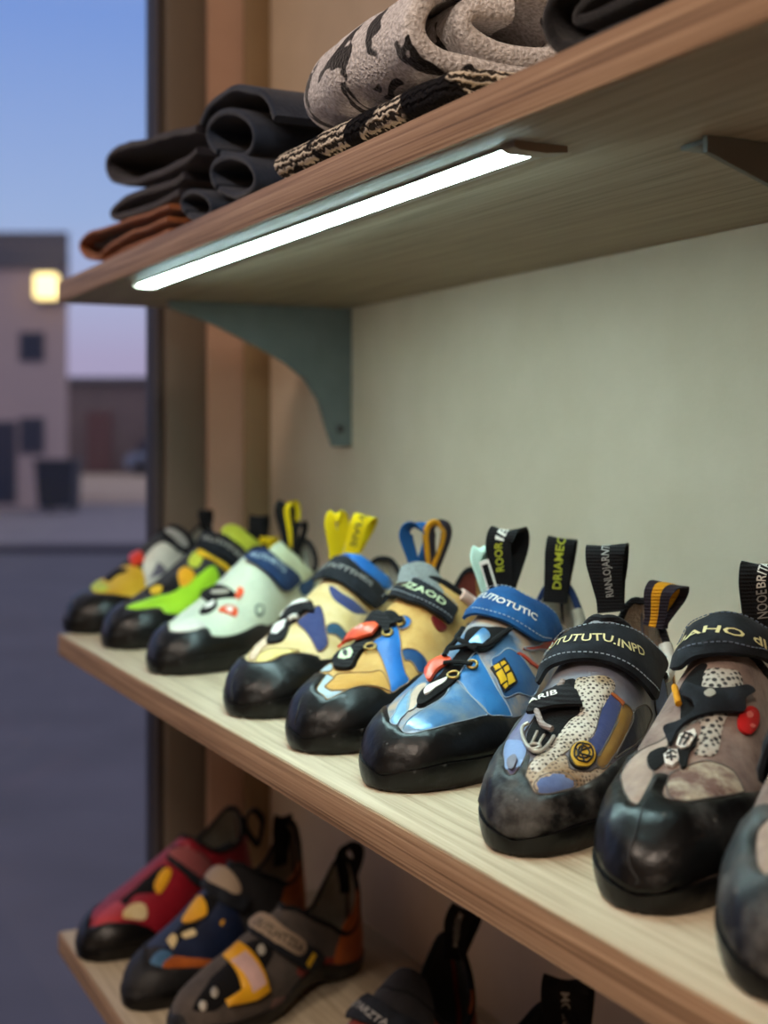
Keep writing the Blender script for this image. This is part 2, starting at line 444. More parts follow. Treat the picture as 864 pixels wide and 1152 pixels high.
def build_shoe(sp):
    last = Last(sp)
    root = thing('climbing_shoe', sp['label'], 'climbing shoe', sp['loc'], sp['rot'], sp['group'])
    mm = lambda k: SM[k] if isinstance(k, str) else k
    up = from_bm('upper', shell_bm(last), mm(sp['upper']), root, 60)
    # bottom rubber
    bm = bmesh.new(); q = np.linspace(0, 1, 60)
    bm.free()
    bm = bmesh.new()
    for side in (1, -1):
        sv = np.array([sp.get('sole_s', 1.12)] + list(np.linspace(sp.get('sole_s', 1.12), 1.4, 7)) + [1.7, 2.0, 2.4])
        T = np.repeat(q2t(q)[:, None], len(sv), 1); S = np.repeat(side*sv[None], len(q), 0)
        of = np.full(T.shape, sp.get('sole_off', .0029)); of[:, 0] = -.001
        of[:, -3:] = .0015
        X = last.P(T, S, of); X[..., 2] = np.maximum(X[..., 2], .0004)
        X[:, -1, 0] = last.asym*(1 - q2t(q))**2
        R = [[bm.verts.new(p) for p in r] for r in X]
        for i in range(len(q) - 1):
            for j in range(len(sv) - 1):
                f = (R[i][j], R[i][j+1], R[i+1][j+1], R[i+1][j]); bm.faces.new(f)
    bmesh.ops.remove_doubles(bm, verts=bm.verts, dist=.00012)
    from_bm('sole', bm, mm(sp.get('sole', 'rubber')), root, 50)
    # inside of the shoe
    t0 = (last.opt[0][0] if last.opt else last.op[0]) - .16
    bm = shell_bm(last, -.0028, 2.4, 34, 30, float(t2q(t0)), .985, True)
    lin_o = from_bm('lining', bm, mm(sp['lining']), root, 60)
    bm = bmesh.new(); tube_bm(bm, opening_curve(last), sp.get('rim_r', .0026), 8, True)
    from_bm('collar', bm, mm(sp['collar']), root, 60)
    for pn in sp['panels']:
        poly = pn['p']
        bm = patch_bm(last, poly, pn.get('off', .0014), pn.get('bev', .003), pn.get('lay', 0), pn.get('step', .0045), pn.get('sm', True), True, crin=pn.get('crin', 0))
        po = from_bm(pn['n'], bm, mm(pn['m']), root, 50)
        if 'label' in pn: po['label'] = pn['label']
        if sp.get('seam') and pn['n'] in ('toe_panel', 'side_panel', 'quarter_panel', 'side_stripe', 'arch_stripe', 'trim_panel', 'inner_panel'):
            C3 = np.array(crom(poly, 5, True) if pn.get('sm', True) else poly)
            bm = bmesh.new(); tube_bm(bm, last.P(C3[:, 0], C3[:, 1], np.full(len(C3), pn.get('lay', 0) + pn.get('off', .0014)*.55)), .00042, 5, True)
            from_bm('piping', bm, mm(sp['seam']), po, 60)
        for tx in pn.get('text', []):
            text_on(po, tx['s'], text_path_ts(last, tx['line'], tx['h'], pn.get('lay', 0) + pn.get('off', .0014) + .0006, tx.get('flip', False)), mm(tx['m']))
        for sb in pn.get('sub', []):
            bm = patch_bm(last, sb['p'], sb.get('off', .0008), sb.get('bev', .002), sb.get('lay', pn.get('lay', 0) + pn.get('off', .0014)), sb.get('step', .004), sb.get('sm', True))
            so = from_bm(sb['n'], bm, mm(sb['m']), po, 50)
            if 'label' in sb: so['label'] = sb['label']
    for cd in sp.get('cords', []):
        C3 = crom(cd['p'], 6); C3 = np.array(C3)
        X = last.P(C3[:, 0], C3[:, 1], C3[:, 2])
        bm = bmesh.new(); tube_bm(bm, X, cd['r'], 8, False, cd.get('rz'))
        from_bm(cd.get('n', 'lace'), bm, mm(cd['m']), root, 60)
    for st in sp.get('stitch', []):
        L3 = np.array(crom(st['p'], 8)); X0 = last.P(L3[:, 0], L3[:, 1], np.full(len(L3), st['off']))
        seg = np.concatenate([[0], np.cumsum(np.linalg.norm(np.diff(X0, axis=0), axis=1))]); n = int(seg[-1]/.0032)
        bm = bmesh.new()
        for k in range(n):
            uu = (np.array([k + .12, k + .72]))/n*seg[-1]
            pts = [[np.interp(u, seg, X0[:, j]) for j in range(3)] for u in uu]
            tube_bm(bm, pts, .00035, 5)
        from_bm('stitching', bm, mm(st['m']), root, 60)
    for rb in sp.get('ribbons', []):
        bm = ribbon_bm(rb['p'], rb['w'], rb['wd'], rb.get('th', .0022), 6, rb.get('ac', 6), rb.get('crown', 0))
        ro = from_bm(rb['n'], bm, mm(rb['m']), root, 50)
        if 'label' in rb: ro['label'] = rb['label']
        for st in rb.get('stripes', []):
            bm = ribbon_bm(rb['p'], rb['w'], rb['wd'], rb.get('th', .0022) + .0008, 6, 3, 0, st['a'][0], st['a'][1])
            from_bm('stripe', bm, mm(st['m']), ro, 50)
        for tx in rb.get('text', []):
            text_on(ro, tx['s'], text_path_ribbon(rb['p'], rb['w'], rb['wd'] if not isinstance(rb['wd'], (list, tuple)) else rb['wd'][0], rb.get('th', .0022)/2 + .0005, tx['u'][0], tx['u'][1], tx['h'], tx.get('side', 1), 6, tx.get('v', 0), tx.get('flip', False)), mm(tx['m']))
    return root, last
WARM_A, WARM_B, LED_POWER, LED_RGB = 44, 24, 66, (206, 248, 248)
# ------------------------------------------------------------------ camera (eye 1.2 m, level, looking along the shelves)
EYE = 1.2
ANG = math.atan(753/1500)
cam = bpy.data.cameras.new('camera'); co = bpy.data.objects.new('camera', cam); COL.objects.link(co)
cam.sensor_width = 36; cam.lens = 1500*36/1152; cam.shift_y = -81/1152
co.location = (0, 0, EYE); co.rotation_euler = (math.pi/2, 0, math.pi/2 - ANG)
cam.dof.use_dof = True; cam.dof.focus_distance = .775; cam.dof.aperture_fstop = 5.6
cam.clip_start = .02; cam.clip_end = 400
SC.camera = co
SC.view_settings.view_transform = 'Standard'; SC.view_settings.look = 'None'; SC.view_settings.gamma = 1; SC.view_settings.exposure = 0
SC.view_settings.use_curve_mapping = False
SC.cycles.max_bounces = 8; SC.cycles.diffuse_bounces = 5; SC.cycles.sample_clamp_indirect = 4
# ------------------------------------------------------------------ dusk sky
wd = bpy.data.worlds.new('dusk_sky'); SC.world = wd; wd.use_nodes = True
nt = wd.node_tree; N = nt.nodes; K = nt.links.new
bg = N['Background']
tc = N.new('ShaderNodeTexCoord'); sx = N.new('ShaderNodeSeparateXYZ'); K(tc.outputs['Generated'], sx.inputs[0])
r = N.new('ShaderNodeValToRGB'); e = r.color_ramp.elements
e[0].position = 0; e[0].color = (*lin((168, 158, 190)), 1); e[1].position = 1; e[1].color = (*lin((214, 206, 216)), 1)
for p, c in ((.06, (174, 164, 198)), (.105, (176, 180, 216)), (.16, (158, 180, 224)), (.3, (124, 156, 222)), (.45, (168, 176, 214)), (.7, (208, 204, 218))):
    x = e.new(p); x.color = (*lin(c), 1)
K(sx.outputs['Z'], r.inputs[0]); K(r.outputs[0], bg.inputs[0]); bg.inputs[1].default_value = 1.0
# ------------------------------------------------------------------ room
WALL_Y = .646; WIN_X = -1.627; XR = 2.6; YB = -3.2; CEIL = 2.75
plaster = mat('plaster', (210, 190, 168), .85, var=(201, 181, 158), vscale=9, bump=.35, bscale=120)
paint = mat('warm_paint', (190, 156, 136), .8, var=(182, 148, 128), vscale=6)
batten_m = mat('dark_batten', (146, 122, 90), .6, var=(136, 112, 82), vscale=12)
frame_m = mat('window_frame_metal', (104, 92, 80), .55)
frame_d = mat('window_gasket', (60, 52, 50), .6)
floor_m = mat('floor_boards', (66, 58, 52), .6, var=(54, 47, 42), vscale=4, stretch=(1, 12, 1))
ceil_m = mat('ceiling_paint', (200, 190, 175), .9)
struct(box('wall_back', WIN_X - .12, XR + .1, WALL_Y, WALL_Y + .12, -.02, CEIL + .1, plaster))
struct(box('floor', WIN_X, XR, YB, WALL_Y, -.05, 0, floor_m))
struct(box('ceiling', WIN_X, XR, YB, WALL_Y, CEIL, CEIL + .1, ceil_m))
struct(box('wall_right', XR, XR + .1, YB - .1, WALL_Y, -.02, CEIL + .1, plaster))
struct(box('wall_front', WIN_X - .12, XR, YB - .1, YB, -.02, CEIL + .1, plaster))
# strip of wall between the corner and the shop window, with its corner batten
struct(box('wall_left', WIN_X - .12, WIN_X, .5657, WALL_Y, -.02, CEIL, paint))
struct(box('trim_1', WIN_X, WIN_X + .012, .612, WALL_Y, 0, CEIL, batten_m, bev=.002))
# shop window in the left wall: frame, gasket, pane
wf = bpy.data.objects.new('window_1', None); COL.objects.link(wf); wf['kind'] = 'structure'; wf.location = (WIN_X, -1.3, 0)
def wpart(n, y0, y1, z0, z1, x0, x1, m, bev=.003):
    o = box(n, x0, x1, y0, y1, z0, z1, m, None, bev); o.data.transform(Matrix.Translation((-WIN_X, 1.3, 0))); o.parent = wf; return o
Y0, Y1 = YB + .05, .5657
wpart('window_frame', .5127, Y1, .0, CEIL, WIN_X - .1, WIN_X - .008, frame_m)
wpart('window_frame', Y0, Y0 + .06, .0, CEIL, WIN_X - .1, WIN_X - .008, frame_m)
wpart('window_frame', Y0 + .06, .5127, CEIL - .12, CEIL, WIN_X - .1, WIN_X - .008, frame_m)
wpart('window_frame', Y0 + .06, .5127, .0, .06, WIN_X - .1, WIN_X - .008, frame_m)
wpart('gasket', .5035, .5125, .06, CEIL - .12, WIN_X - .07, WIN_X - .02, frame_d, .001)
gl, gnt, gb = new_mat('window_glass'); gN = gnt.nodes; gK = gnt.links.new
tr = gN.new('ShaderNodeBsdfTransparent'); tr.inputs[0].default_value = (.97, .98, .98, 1)
gs = gN.new('ShaderNodeBsdfGlossy'); gs.inputs['Roughness'].default_value = .02
fr = gN.new('ShaderNodeFresnel'); fr.inputs[0].default_value = 1.25
ms = gN.new('ShaderNodeMixShader'); gK(fr.outputs[0], ms.inputs[0]); gK(tr.outputs[0], ms.inputs[1]); gK(gs.outputs[0], ms.inputs[2])
gK(ms.outputs[0], gN['Material Output'].inputs[0])
wpart('pane', Y0 + .06, .5035, .06, CEIL - .12, WIN_X - .05, WIN_X - .044, gl, 0)
# ------------------------------------------------------------------ lamps of the room: warm ceiling spots behind the viewer
def area(name, loc, size, power, rgb, rot=(0, 0, 0), spread=180):
    l = bpy.data.lights.new(name, 'AREA'); l.size = size; l.energy = power; l.color = lin(rgb); l.spread = math.radians(spread)
    o = bpy.data.objects.new(name, l); COL.objects.link(o); o.location = loc; o.rotation_euler = rot; return o
area('ceiling_lamp', (.9, -.95, CEIL - .02), .5, WARM_A, (255, 233, 213))
area('ceiling_lamp', (-.5, -1.15, CEIL - .02), .5, WARM_B, (255, 233, 213))
# ------------------------------------------------------------------ shelves
def wood(name, a, b, c, scale=(3.0, 70, 70), bump=.25, w=0.0):
    m, nt, bs = new_mat(name); N = nt.nodes; K = nt.links.new
    tc = N.new('ShaderNodeTexCoord'); mp = N.new('ShaderNodeMapping'); mp.inputs['Scale'].default_value = scale
    K(tc.outputs['Object'], mp.inputs[0])
    n = N.new('ShaderNodeTexNoise'); n.inputs['Scale'].default_value = 2.2; n.inputs['Detail'].default_value = 7; n.inputs['Roughness'].default_value = .62
    n.inputs['Distortion'].default_value = .35
    K(mp.outputs[0], n.inputs['Vector'])
    r = N.new('ShaderNodeValToRGB'); e = r.color_ramp.elements
    e[0].position = .32; e[0].color = (*lin(a), 1); e[1].position = .7; e[1].color = (*lin(c), 1)
    x = e.new(.5); x.color = (*lin(b), 1)
    K(n.outputs['Fac'], r.inputs[0]); K(r.outputs[0], bs.inputs['Base Color']); bs.inputs['Roughness'].default_value = .5
    bs.inputs['Specular IOR Level'].default_value = .15
    bp = N.new('ShaderNodeBump'); bp.inputs['Strength'].default_value = bump; bp.inputs['Distance'].default_value = .001
    K(n.outputs['Fac'], bp.inputs['Height']); K(bp.outputs[0], bs.inputs['Normal'])
    return m
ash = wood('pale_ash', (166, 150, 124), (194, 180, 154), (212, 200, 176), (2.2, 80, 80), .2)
under = wood('ash_underside_shaded', (122, 107, 90), (148, 131, 112), (164, 147, 127), (2.2, 80, 80), .35)  # darker copy of the ash, the underside's shade put into its colour
edge = wood('brown_ply_edge', (104, 80, 58), (164, 132, 102), (196, 166, 134), (1.6, 200, 200), .3)
steel = mat('painted_steel', (104, 112, 112), .45, var=(96, 104, 104), vscale=30)
steel_d = mat('dark_painted_steel', (92, 90, 86), .5)
SX0, SX1, SY = -1.4555, .75, .3345
def shelf(z0, z1, label):
    t = thing('wall_shelf', label, 'shelf', (SX0, SY, z0), 0, 'wall shelves')
    L, D, H = SX1 - SX0, WALL_Y - SY, z1 - z0
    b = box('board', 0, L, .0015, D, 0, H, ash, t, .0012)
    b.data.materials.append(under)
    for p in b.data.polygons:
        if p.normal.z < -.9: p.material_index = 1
    b2 = box('edge_band', -.0004, L, -.0005, .0015, .0006, H - .0004, edge, t, .0004)
    b2['label'] = 'brown ply front edge'
    return t
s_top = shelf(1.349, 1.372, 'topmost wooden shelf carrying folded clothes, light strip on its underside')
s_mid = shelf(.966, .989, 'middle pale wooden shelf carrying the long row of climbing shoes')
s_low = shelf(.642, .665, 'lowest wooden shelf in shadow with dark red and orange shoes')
def bracket(parent, x, m, z0):
    """pressed steel bracket: web with a curved lower edge, top flange, wall flange, screw"""
    px, py, pz = parent.location
    X = x - px; y0 = .432 - py; y1 = WALL_Y - py; zt = z0 - pz - .0005
    prof = [(y0, zt), (y0, zt - .008), (y0 + .05, zt - .024), (y0 + .10, zt - .047), (y0 + .13, zt - .062), (y0 + .155, zt - .08), (y0 + .172, zt - .104), (y0 + .182, zt - .135), (y0 + .190, zt - .156), (y1, zt - .156), (y1, zt)]
    bm = bmesh.new(); prism_bm(bm, [(X, a, b) for a, b in prof], (.0035, 0, 0))
    o = from_bm('bracket', bm, m, parent, 35)
    bm = bmesh.new(); box_bm(bm, X - .022, X + .001, y0 + .004, y1, zt - .0025, zt, .0005); f = from_bm('top_flange', bm, m, o)
    bm = bmesh.new(); box_bm(bm, X - .022, X + .001, y1 - .0025, y1, zt - .156, zt, .0005); f = from_bm('wall_flange', bm, m, o)
    bm = bmesh.new(); bmesh.ops.create_cone(bm, cap_ends=True, segments=14, radius1=.0042, radius2=.0036, depth=.004, matrix=Matrix.Translation((X + .0045, y1 - .015, zt - .136)) @ Matrix.Rotation(math.pi/2, 4, 'Y'))
    from_bm('screw', bm, frame_d, o)
    return o
bracket(s_top, -1.372, steel, 1.349)
b_ = bracket(s_top, -.513, steel_d, 1.349)
bracket(s_mid, -1.372, steel, .966); bracket(s_mid, -.513, steel_d, .966)
# ------------------------------------------------------------------ light strip under the top shelf
led = thing('led_light_bar', 'lit white light strip under the front of the topmost shelf', 'light', (-1.236, .3695, 1.349))
al = mat('brushed_aluminium', (150, 140, 130), .35, metal=.9)
LL = .662
bm = bmesh.new(); prism_bm(bm, [(0, -.0120, -.0002), (0, .0165, -.0002), (0, .0165, -.0016), (0, -.0120, -.0016)], (LL, 0, 0)); from_bm('housing', bm, al, led, 35)
bm = bmesh.new(); prism_bm(bm, [(.001, -.0104, -.0010), (.001, -.0098, -.0008), (.001, -.0098, -.0017), (.001, .0078, -.0017), (.001, .0078, -.0026), (.001, .001, -.0038), (.001, -.0075, -.0037), (.001, -.0104, -.0024)], (LL + .004, 0, 0))
from_bm('diffuser', bm, emit('led_light', LED_RGB, LED_POWER), led, 35)
cap = mat('cap_bronze', (128, 112, 98), .4, metal=.4)
for x0_, w_ in ((LL, .012), (-.004, .004)):
    bm = bmesh.new(); prism_bm(bm, [(x0_, -.0150, -.0002), (x0_, .0168, -.0002), (x0_, .0168, -.0034), (x0_, .004, -.0048), (x0_, -.0115, -.0047), (x0_, -.0150, -.0032)], (w_, 0, 0)); from_bm('end_cap', bm, cap, led, 35)
# ------------------------------------------------------------------ the street outside
asphalt = mat('asphalt', (86, 84, 96), .85, var=(77, 75, 86), vscale=1.5)
pave = mat('paving', (126, 120, 128), .85, var=(116, 110, 118), vscale=.8)
sand = mat('sandy_lot', (168, 148, 132), .9)
wallA = mat('mauve_render', (204, 176, 164), .85, var=(196, 168, 158), vscale=.6)
parap = mat('dark_parapet', (108, 102, 102), .8)
wallB = mat('brown_render', (124, 104, 98), .85, var=(112, 94, 90), vscale=.7)
dark = mat('dark_glass', (52, 52, 64), .4)
binm = mat('bin_plastic', (40, 42, 54), .6)
FW = Vector((-math.cos(ANG), math.sin(ANG), 0)); RT = Vector((math.sin(ANG), math.cos(ANG), 0))
def out(name, label, cat, d, l, z=0):
    t = thing(name, label, cat, tuple(FW*d + RT*l + Vector((0, 0, z)))); t.rotation_euler = (0, 0, math.pi/2 - ANG)   # local x = across the view, y = away
    return t
def obox(name, x0, x1, y0, y1, z0, z1, m, parent, bev=0): return box(name, x0, x1, y0, y1, z0, z1, m, parent, bev)
g = out('street', '', '', 0, 0); del g['label'], g['category']; g.name = 'ground'; g['kind'] = 'structure'
obox('road', -60, 60, 1.5, 14.4, -.12, -.02, asphalt, g)
obox('kerb', -60, 60, 14.4, 14.9, -.12, .05, mat('kerb_stone', (76, 70, 80), .85), g)
obox('pavement', -60, 60, 14.9, 24.5, -.12, .04, pave, g)
obox('sandy_lot', -60, 60, 24.5, 90, -.12, .02, sand, g)
bA = out('house', 'mauve flat-roofed house with a lit wall lamp across the street', 'house', 22.6, -9.6)
XA = (76 - 432)/1500*22.6 + 9.6
XB = (76 - 432)/1500*28.6 + 9.6       # the side wall runs back at a slant
bm = bmesh.new(); prism_bm(bm, [(-6, 0, 0), (XA, 0, 0), (XB, 6, 0), (-6, 6, 0)], (0, 0, 4.1)); from_bm('wall', bm, wallA, bA, 30)
bm = bmesh.new(); prism_bm(bm, [(-6.03, -.05, 4.1), (XA + .03, -.05, 4.1), (XB + .03, 6.03, 4.1), (-6.03, 6.03, 4.1)], (0, 0, .62)); from_bm('parapet', bm, parap, bA, 30)
def hwin(parent, u, v, w, h, d=22.6, l=-9.6, n='window'):
    x = (u - 432)/1500*d - l; z = EYE - (v - 495)/1500*d
    f = obox(n, x - w/2, x + w/2, -.03, .06, z - h/2, z + h/2, mat('window_trim', (96, 88, 92), .7), parent)
    obox('pane', x - w/2 + .05, x + w/2 - .05, -.045, -.028, z - h/2 + .05, z + h/2 - .05, dark, f)
hwin(bA, 36, 390, .42, .5); hwin(bA, 36, 490, .42, .62)
hwin(bA, 2, 520, .5, 1.4, n='door')
lp = out('wall_lamp', 'glowing warm square lamp on the mauve house wall', 'lamp', 22.3, (52 - 432)/1500*22.3, EYE + (495 - 322)/1500*22.3)
bm = bmesh.new(); box_bm(bm, -.19, .19, -.1, .1, -.21, .21, .05); from_bm('lamp_glass', bm, emit('lamp_glow', (255, 226, 150), 2.6), lp)
bm = bmesh.new(); box_bm(bm, -.21, .21, .1, .28, -.23, .25, .02); from_bm('back_plate', bm, parap, lp)
bB = out('warehouse', 'low dark brown building with reddish doors beyond the sandy lot', 'building', 47, -11)
zB = EYE + (495 - 432)/1500*47
obox('wall', -3, 9, 0, 8, 0, zB, wallB, bB, .03); obox('roof_edge', -3.1, 9.1, -.15, 8, zB, zB + .25, parap, bB, .03)
obox('door', (98 - 432)/1500*47 + 11, (126 - 432)/1500*47 + 11, -.06, .1, .1, 2.2, mat('reddish_door', (112, 76, 72), .8), bB)
wb = out('wheelie_bin', 'dark waste bin standing on the pavement before the mauve house', 'bin', 21.4, (66 - 432)/1500*21.4, .04)
bm = bmesh.new(); prism_bm(bm, [(-.27, -.25, .08), (.27, -.25, .08), (.31, -.3, .78), (-.31, -.3, .78)], (0, .55, 0)); from_bm('body', bm, binm, wb, 30)
obox('lid', -.33, .33, -.33, .32, .78, .85, binm, wb, .02)
for sx_ in (-.2, .2):
    bm = bmesh.new(); bmesh.ops.create_cone(bm, cap_ends=True, segments=16, radius1=.1, radius2=.1, depth=.06, matrix=Matrix.Translation((sx_, .2, .1)) @ Matrix.Rotation(math.pi/2, 4, 'Y')); from_bm('wheel', bm, frame_d, wb)
cr = out('car', 'pale blue grey car parked before the low brown building', 'car', 44, (176 - 432)/1500*44, .02)
cm = mat('car_paint', (132, 140, 158), .3)
bm = bmesh.new(); prism_bm(bm, [(-1.0, 0, .25), (1.9, 0, .25), (1.95, 0, .62), (1.2, 0, .78), (-.9, 0, .75), (-1.05, 0, .55)], (0, 1.6, 0)); from_bm('body', bm, cm, cr, 30)
bm = bmesh.new(); prism_bm(bm, [(-.75, .1, .75), (1.1, .1, .77), (.75, .15, 1.2), (-.4, .15, 1.22)], (0, 1.4, 0)); from_bm('cabin', bm, dark, cr, 30)
for wx in (-.55, 1.4):
    bm = bmesh.new(); bmesh.ops.create_cone(bm, cap_ends=True, segments=20, radius1=.3, radius2=.3, depth=.2, matrix=Matrix.Translation((wx, .1, .3)) @ Matrix.Rotation(math.pi/2, 4, 'X')); from_bm('wheel', bm, frame_d, cr)
# ------------------------------------------------------------------ materials of the shoes
SM = {}
SM['rubber'] = rubber('climbing_rubber', (11, 11, 12), (62, 62, 62), .34)
SM['rubber_gloss'] = rubber('climbing_rubber_smooth', (11, 11, 12), (80, 79, 78), .32, .64)
SM['rubber_dusty'] = rubber('climbing_rubber_worn', (16, 16, 17), (108, 107, 104), .42, .53, 1)
SM['rubber_dull'] = rubber('climbing_rubber_grey', (26, 27, 29), (70, 69, 68), .55, .6)
def suede(k, rgb, var=None, rough=.85, vs=40, **kw):
    SM[k] = mat(k, rgb, rough, var=var or tuple(max(0, c*.84) for c in rgb), vscale=vs, bump=kw.pop('bump', .55), bscale=kw.pop('bscale', 90), bdet=9, bdist=.003, sheen=kw.pop('sheen', .15), spec=kw.pop('spec', .25), **kw)
def leather(k, rgb, var=None, rough=.48, vs=30, **kw):
    SM[k] = mat(k, rgb, rough, var=var or tuple(max(0, c*.86) for c in rgb), vscale=vs, bump=kw.pop('bump', .35), bscale=kw.pop('bscale', 55), bdet=7, bdist=.003, spec=kw.pop('spec', .45), **kw)
suede('tan_suede', (206, 172, 104), (186, 148, 82)); suede('honey_suede', (202, 160, 82), (184, 140, 66)); suede('cream_suede', (216, 200, 156), (200, 178, 122))
suede('pale_yellow', (222, 208, 140), (206, 186, 112)); suede('pink_cream', (222, 198, 170)); suede('stone_suede', (152, 134, 124), (112, 94, 88), vs=60)
suede('pale_stone', (182, 166, 152), (150, 134, 124), vs=55); suede('chalky_suede', (118, 92, 84), (196, 188, 166), vs=70, vlo=.4, vhi=.6, bump=1, bscale=300)
suede('dusty_beige', (168, 152, 130), (196, 190, 176), vs=45); suede('navy_suede', (44, 56, 104), (56, 66, 112)); suede('teal_suede', (40, 82, 110)); suede('orange_suede', (176, 92, 32), (150, 74, 24))
suede('red_suede', (140, 44, 30)); suede('ash_suede', (84, 76, 70), (66, 60, 56)); suede('dusty_pink', (130, 100, 92)); suede('slate_blue', (84, 104, 150), (102, 118, 156))
leather('royal_blue', (48, 124, 188), (36, 104, 166)); leather('deep_blue', (30, 84, 142), (52, 108, 156)); leather('bright_blue', (30, 112, 190), (24, 96, 172)); leather('dark_blue', (24, 70, 118))
leather('blue_side', (176, 160, 138), (74, 116, 156), vs=22, vlo=.42, vhi=.58); leather('sky_silver', (150, 170, 182), (84, 138, 190), .3, vs=20, vlo=.42, vhi=.6, metal=.45)
leather('pale_blue', (128, 176, 208), (112, 158, 194), .35, metal=.2); leather('cream_pink', (206, 186, 164)); leather('ice_blue', (168, 194, 206)); leather('lavender_grey', (112, 112, 148), (88, 92, 130))
leather('light_blue', (128, 154, 198), (112, 138, 188)); leather('grey_patch', (108, 106, 124)); leather('gold_leather', (142, 110, 50), (120, 88, 44)); leather('ink_blue', (26, 30, 46))
leather('mint_white', (206, 216, 194), (190, 204, 184)); leather('white_leather', (220, 222, 212)); leather('mint_pale', (206, 220, 184)); leather('lime_leather', (164, 220, 44), (150, 206, 40)); leather('lime_yellow', (196, 210, 66))
leather('amber_leather', (228, 172, 30), (214, 152, 22)); leather('yellow_leather', (214, 180, 50), (196, 156, 36)); leather('red_leather', (150, 22, 40), (124, 14, 32)); leather('coral_leather', (188, 52, 58))
leather('navy_leather', (22, 36, 66), (16, 26, 50)); leather('steel_blue', (62, 104, 138)); leather('lavender_leather', (128, 124, 168)); leather('dusty_red', (150, 80, 82)); leather('pink_white', (226, 178, 166), (222, 210, 200))
leather('red_trim', (202, 66, 44)); leather('dark_red', (110, 24, 26)); leather('white_padding', (208, 208, 200)); leather('pink_card', (214, 178, 172))
leather('amber_rubber', (186, 112, 24), (160, 92, 20))
leather('orange_plastic', (236, 92, 52), rough=.35, bump=0); leather('red_plastic', (214, 56, 34), rough=.35, bump=0)
SM['white_knit'] = knit('white_knit', (206, 202, 190), (70, 66, 62), 420, .30, var=(190, 168, 140)); SM['grey_knit'] = knit('grey_knit', (178, 174, 164), (40, 40, 42), 300, .34)
SM['grey_melange'] = knit('grey_melange', (128, 134, 134), (58, 62, 66), 700, .25); SM['charcoal_mesh'] = knit('charcoal_mesh', (52, 54, 60), (28, 30, 34), 500, .3)
for k, c in dict(grey_lining=(150, 146, 132), tan_lining=(138, 120, 100), rust_lining=(120, 54, 40), black_lining=(20, 19, 20)).items(): suede(k, c, bump=.8, bscale=500)
for k, c in dict(black_webbing=(20, 20, 23), navy_webbing=(34, 34, 48), blue_webbing=(30, 92, 140), plum_webbing=(40, 34, 44), yellow_webbing=(222, 196, 10), amber_webbing=(206, 144, 24)).items(): SM[k] = webbing(k, c)
SM['black_webbing'] = webbing('black_tape', (15, 15, 18), var=(24, 24, 28))
for k, c, v in (('ink_webbing', (18, 21, 27), (34, 39, 47)),): SM[k] = webbing(k, c, 1400, .85, v, False)
SM['blue_strap'] = webbing('blue_strap', (18, 68, 120), 1400, .8, (32, 90, 146), False); SM['blue_webbing'] = SM['blue_strap']
SM['navy_webbing'] = webbing('navy_strap', (28, 50, 88), 1400, .8, (38, 64, 104), False); SM['navy_tape'] = webbing('navy_tape', (34, 34, 48))
SM['navy_fabric'] = webbing('navy_fabric', (26, 44, 82), 1400); SM['black_cloth'] = webbing('black_cloth', (10, 10, 12), 1400, .85, None, False)
SM['mint_cloth'] = webbing('mint_cloth', (190, 226, 214), 1400)
for k, c in dict(white_print=(226, 226, 220), cream_print=(214, 206, 152), acid_print=(176, 180, 52), grey_print=(150, 150, 148), mint_print=(200, 218, 178), ice_print=(172, 196, 214), black_print=(18, 18, 20), badge_yellow=(222, 182, 34),
    gold_print=(196, 158, 44), red_print=(196, 26, 28), pale_red=(226, 120, 112), navy_print=(40, 42, 40), dark_green=(70, 92, 84), tan_print=(150, 132, 112)).items(): SM[k] = mat(k, c, .6)
SM['pale_thread'] = mat('pale_thread', (150, 160, 170), .8); SM['navy_thread'] = mat('navy_thread', (96, 104, 120), .8)
SM['brass'] = mat('brass', (170, 140, 80), .35, metal=.9); SM['grey_metal'] = mat('grey_metal', (176, 172, 160), .4, metal=.3); SM['grey_cord'] = webbing('grey_cord', (150, 140, 136), 1400); SM['white_cord'] = webbing('white_cord', (214, 212, 204), 1400)

SM['tan_mesh'] = knit('tan_mesh', (176, 160, 138), (104, 92, 80), 420, .26, var=(200, 176, 150))
SM['seam_pale'] = mat('seam_pale', (150, 168, 184), .7); SM['seam_tan'] = mat('seam_tan', (150, 122, 78), .7); SM['seam_grey'] = mat('seam_grey', (92, 88, 84), .7); SM['seam_rubber'] = mat('seam_rubber', (12, 12, 13), .5)
suede('black_suede', (24, 23, 26), (34, 33, 36))
leather('slate_fade', (92, 98, 122), (132, 132, 136), vs=30)
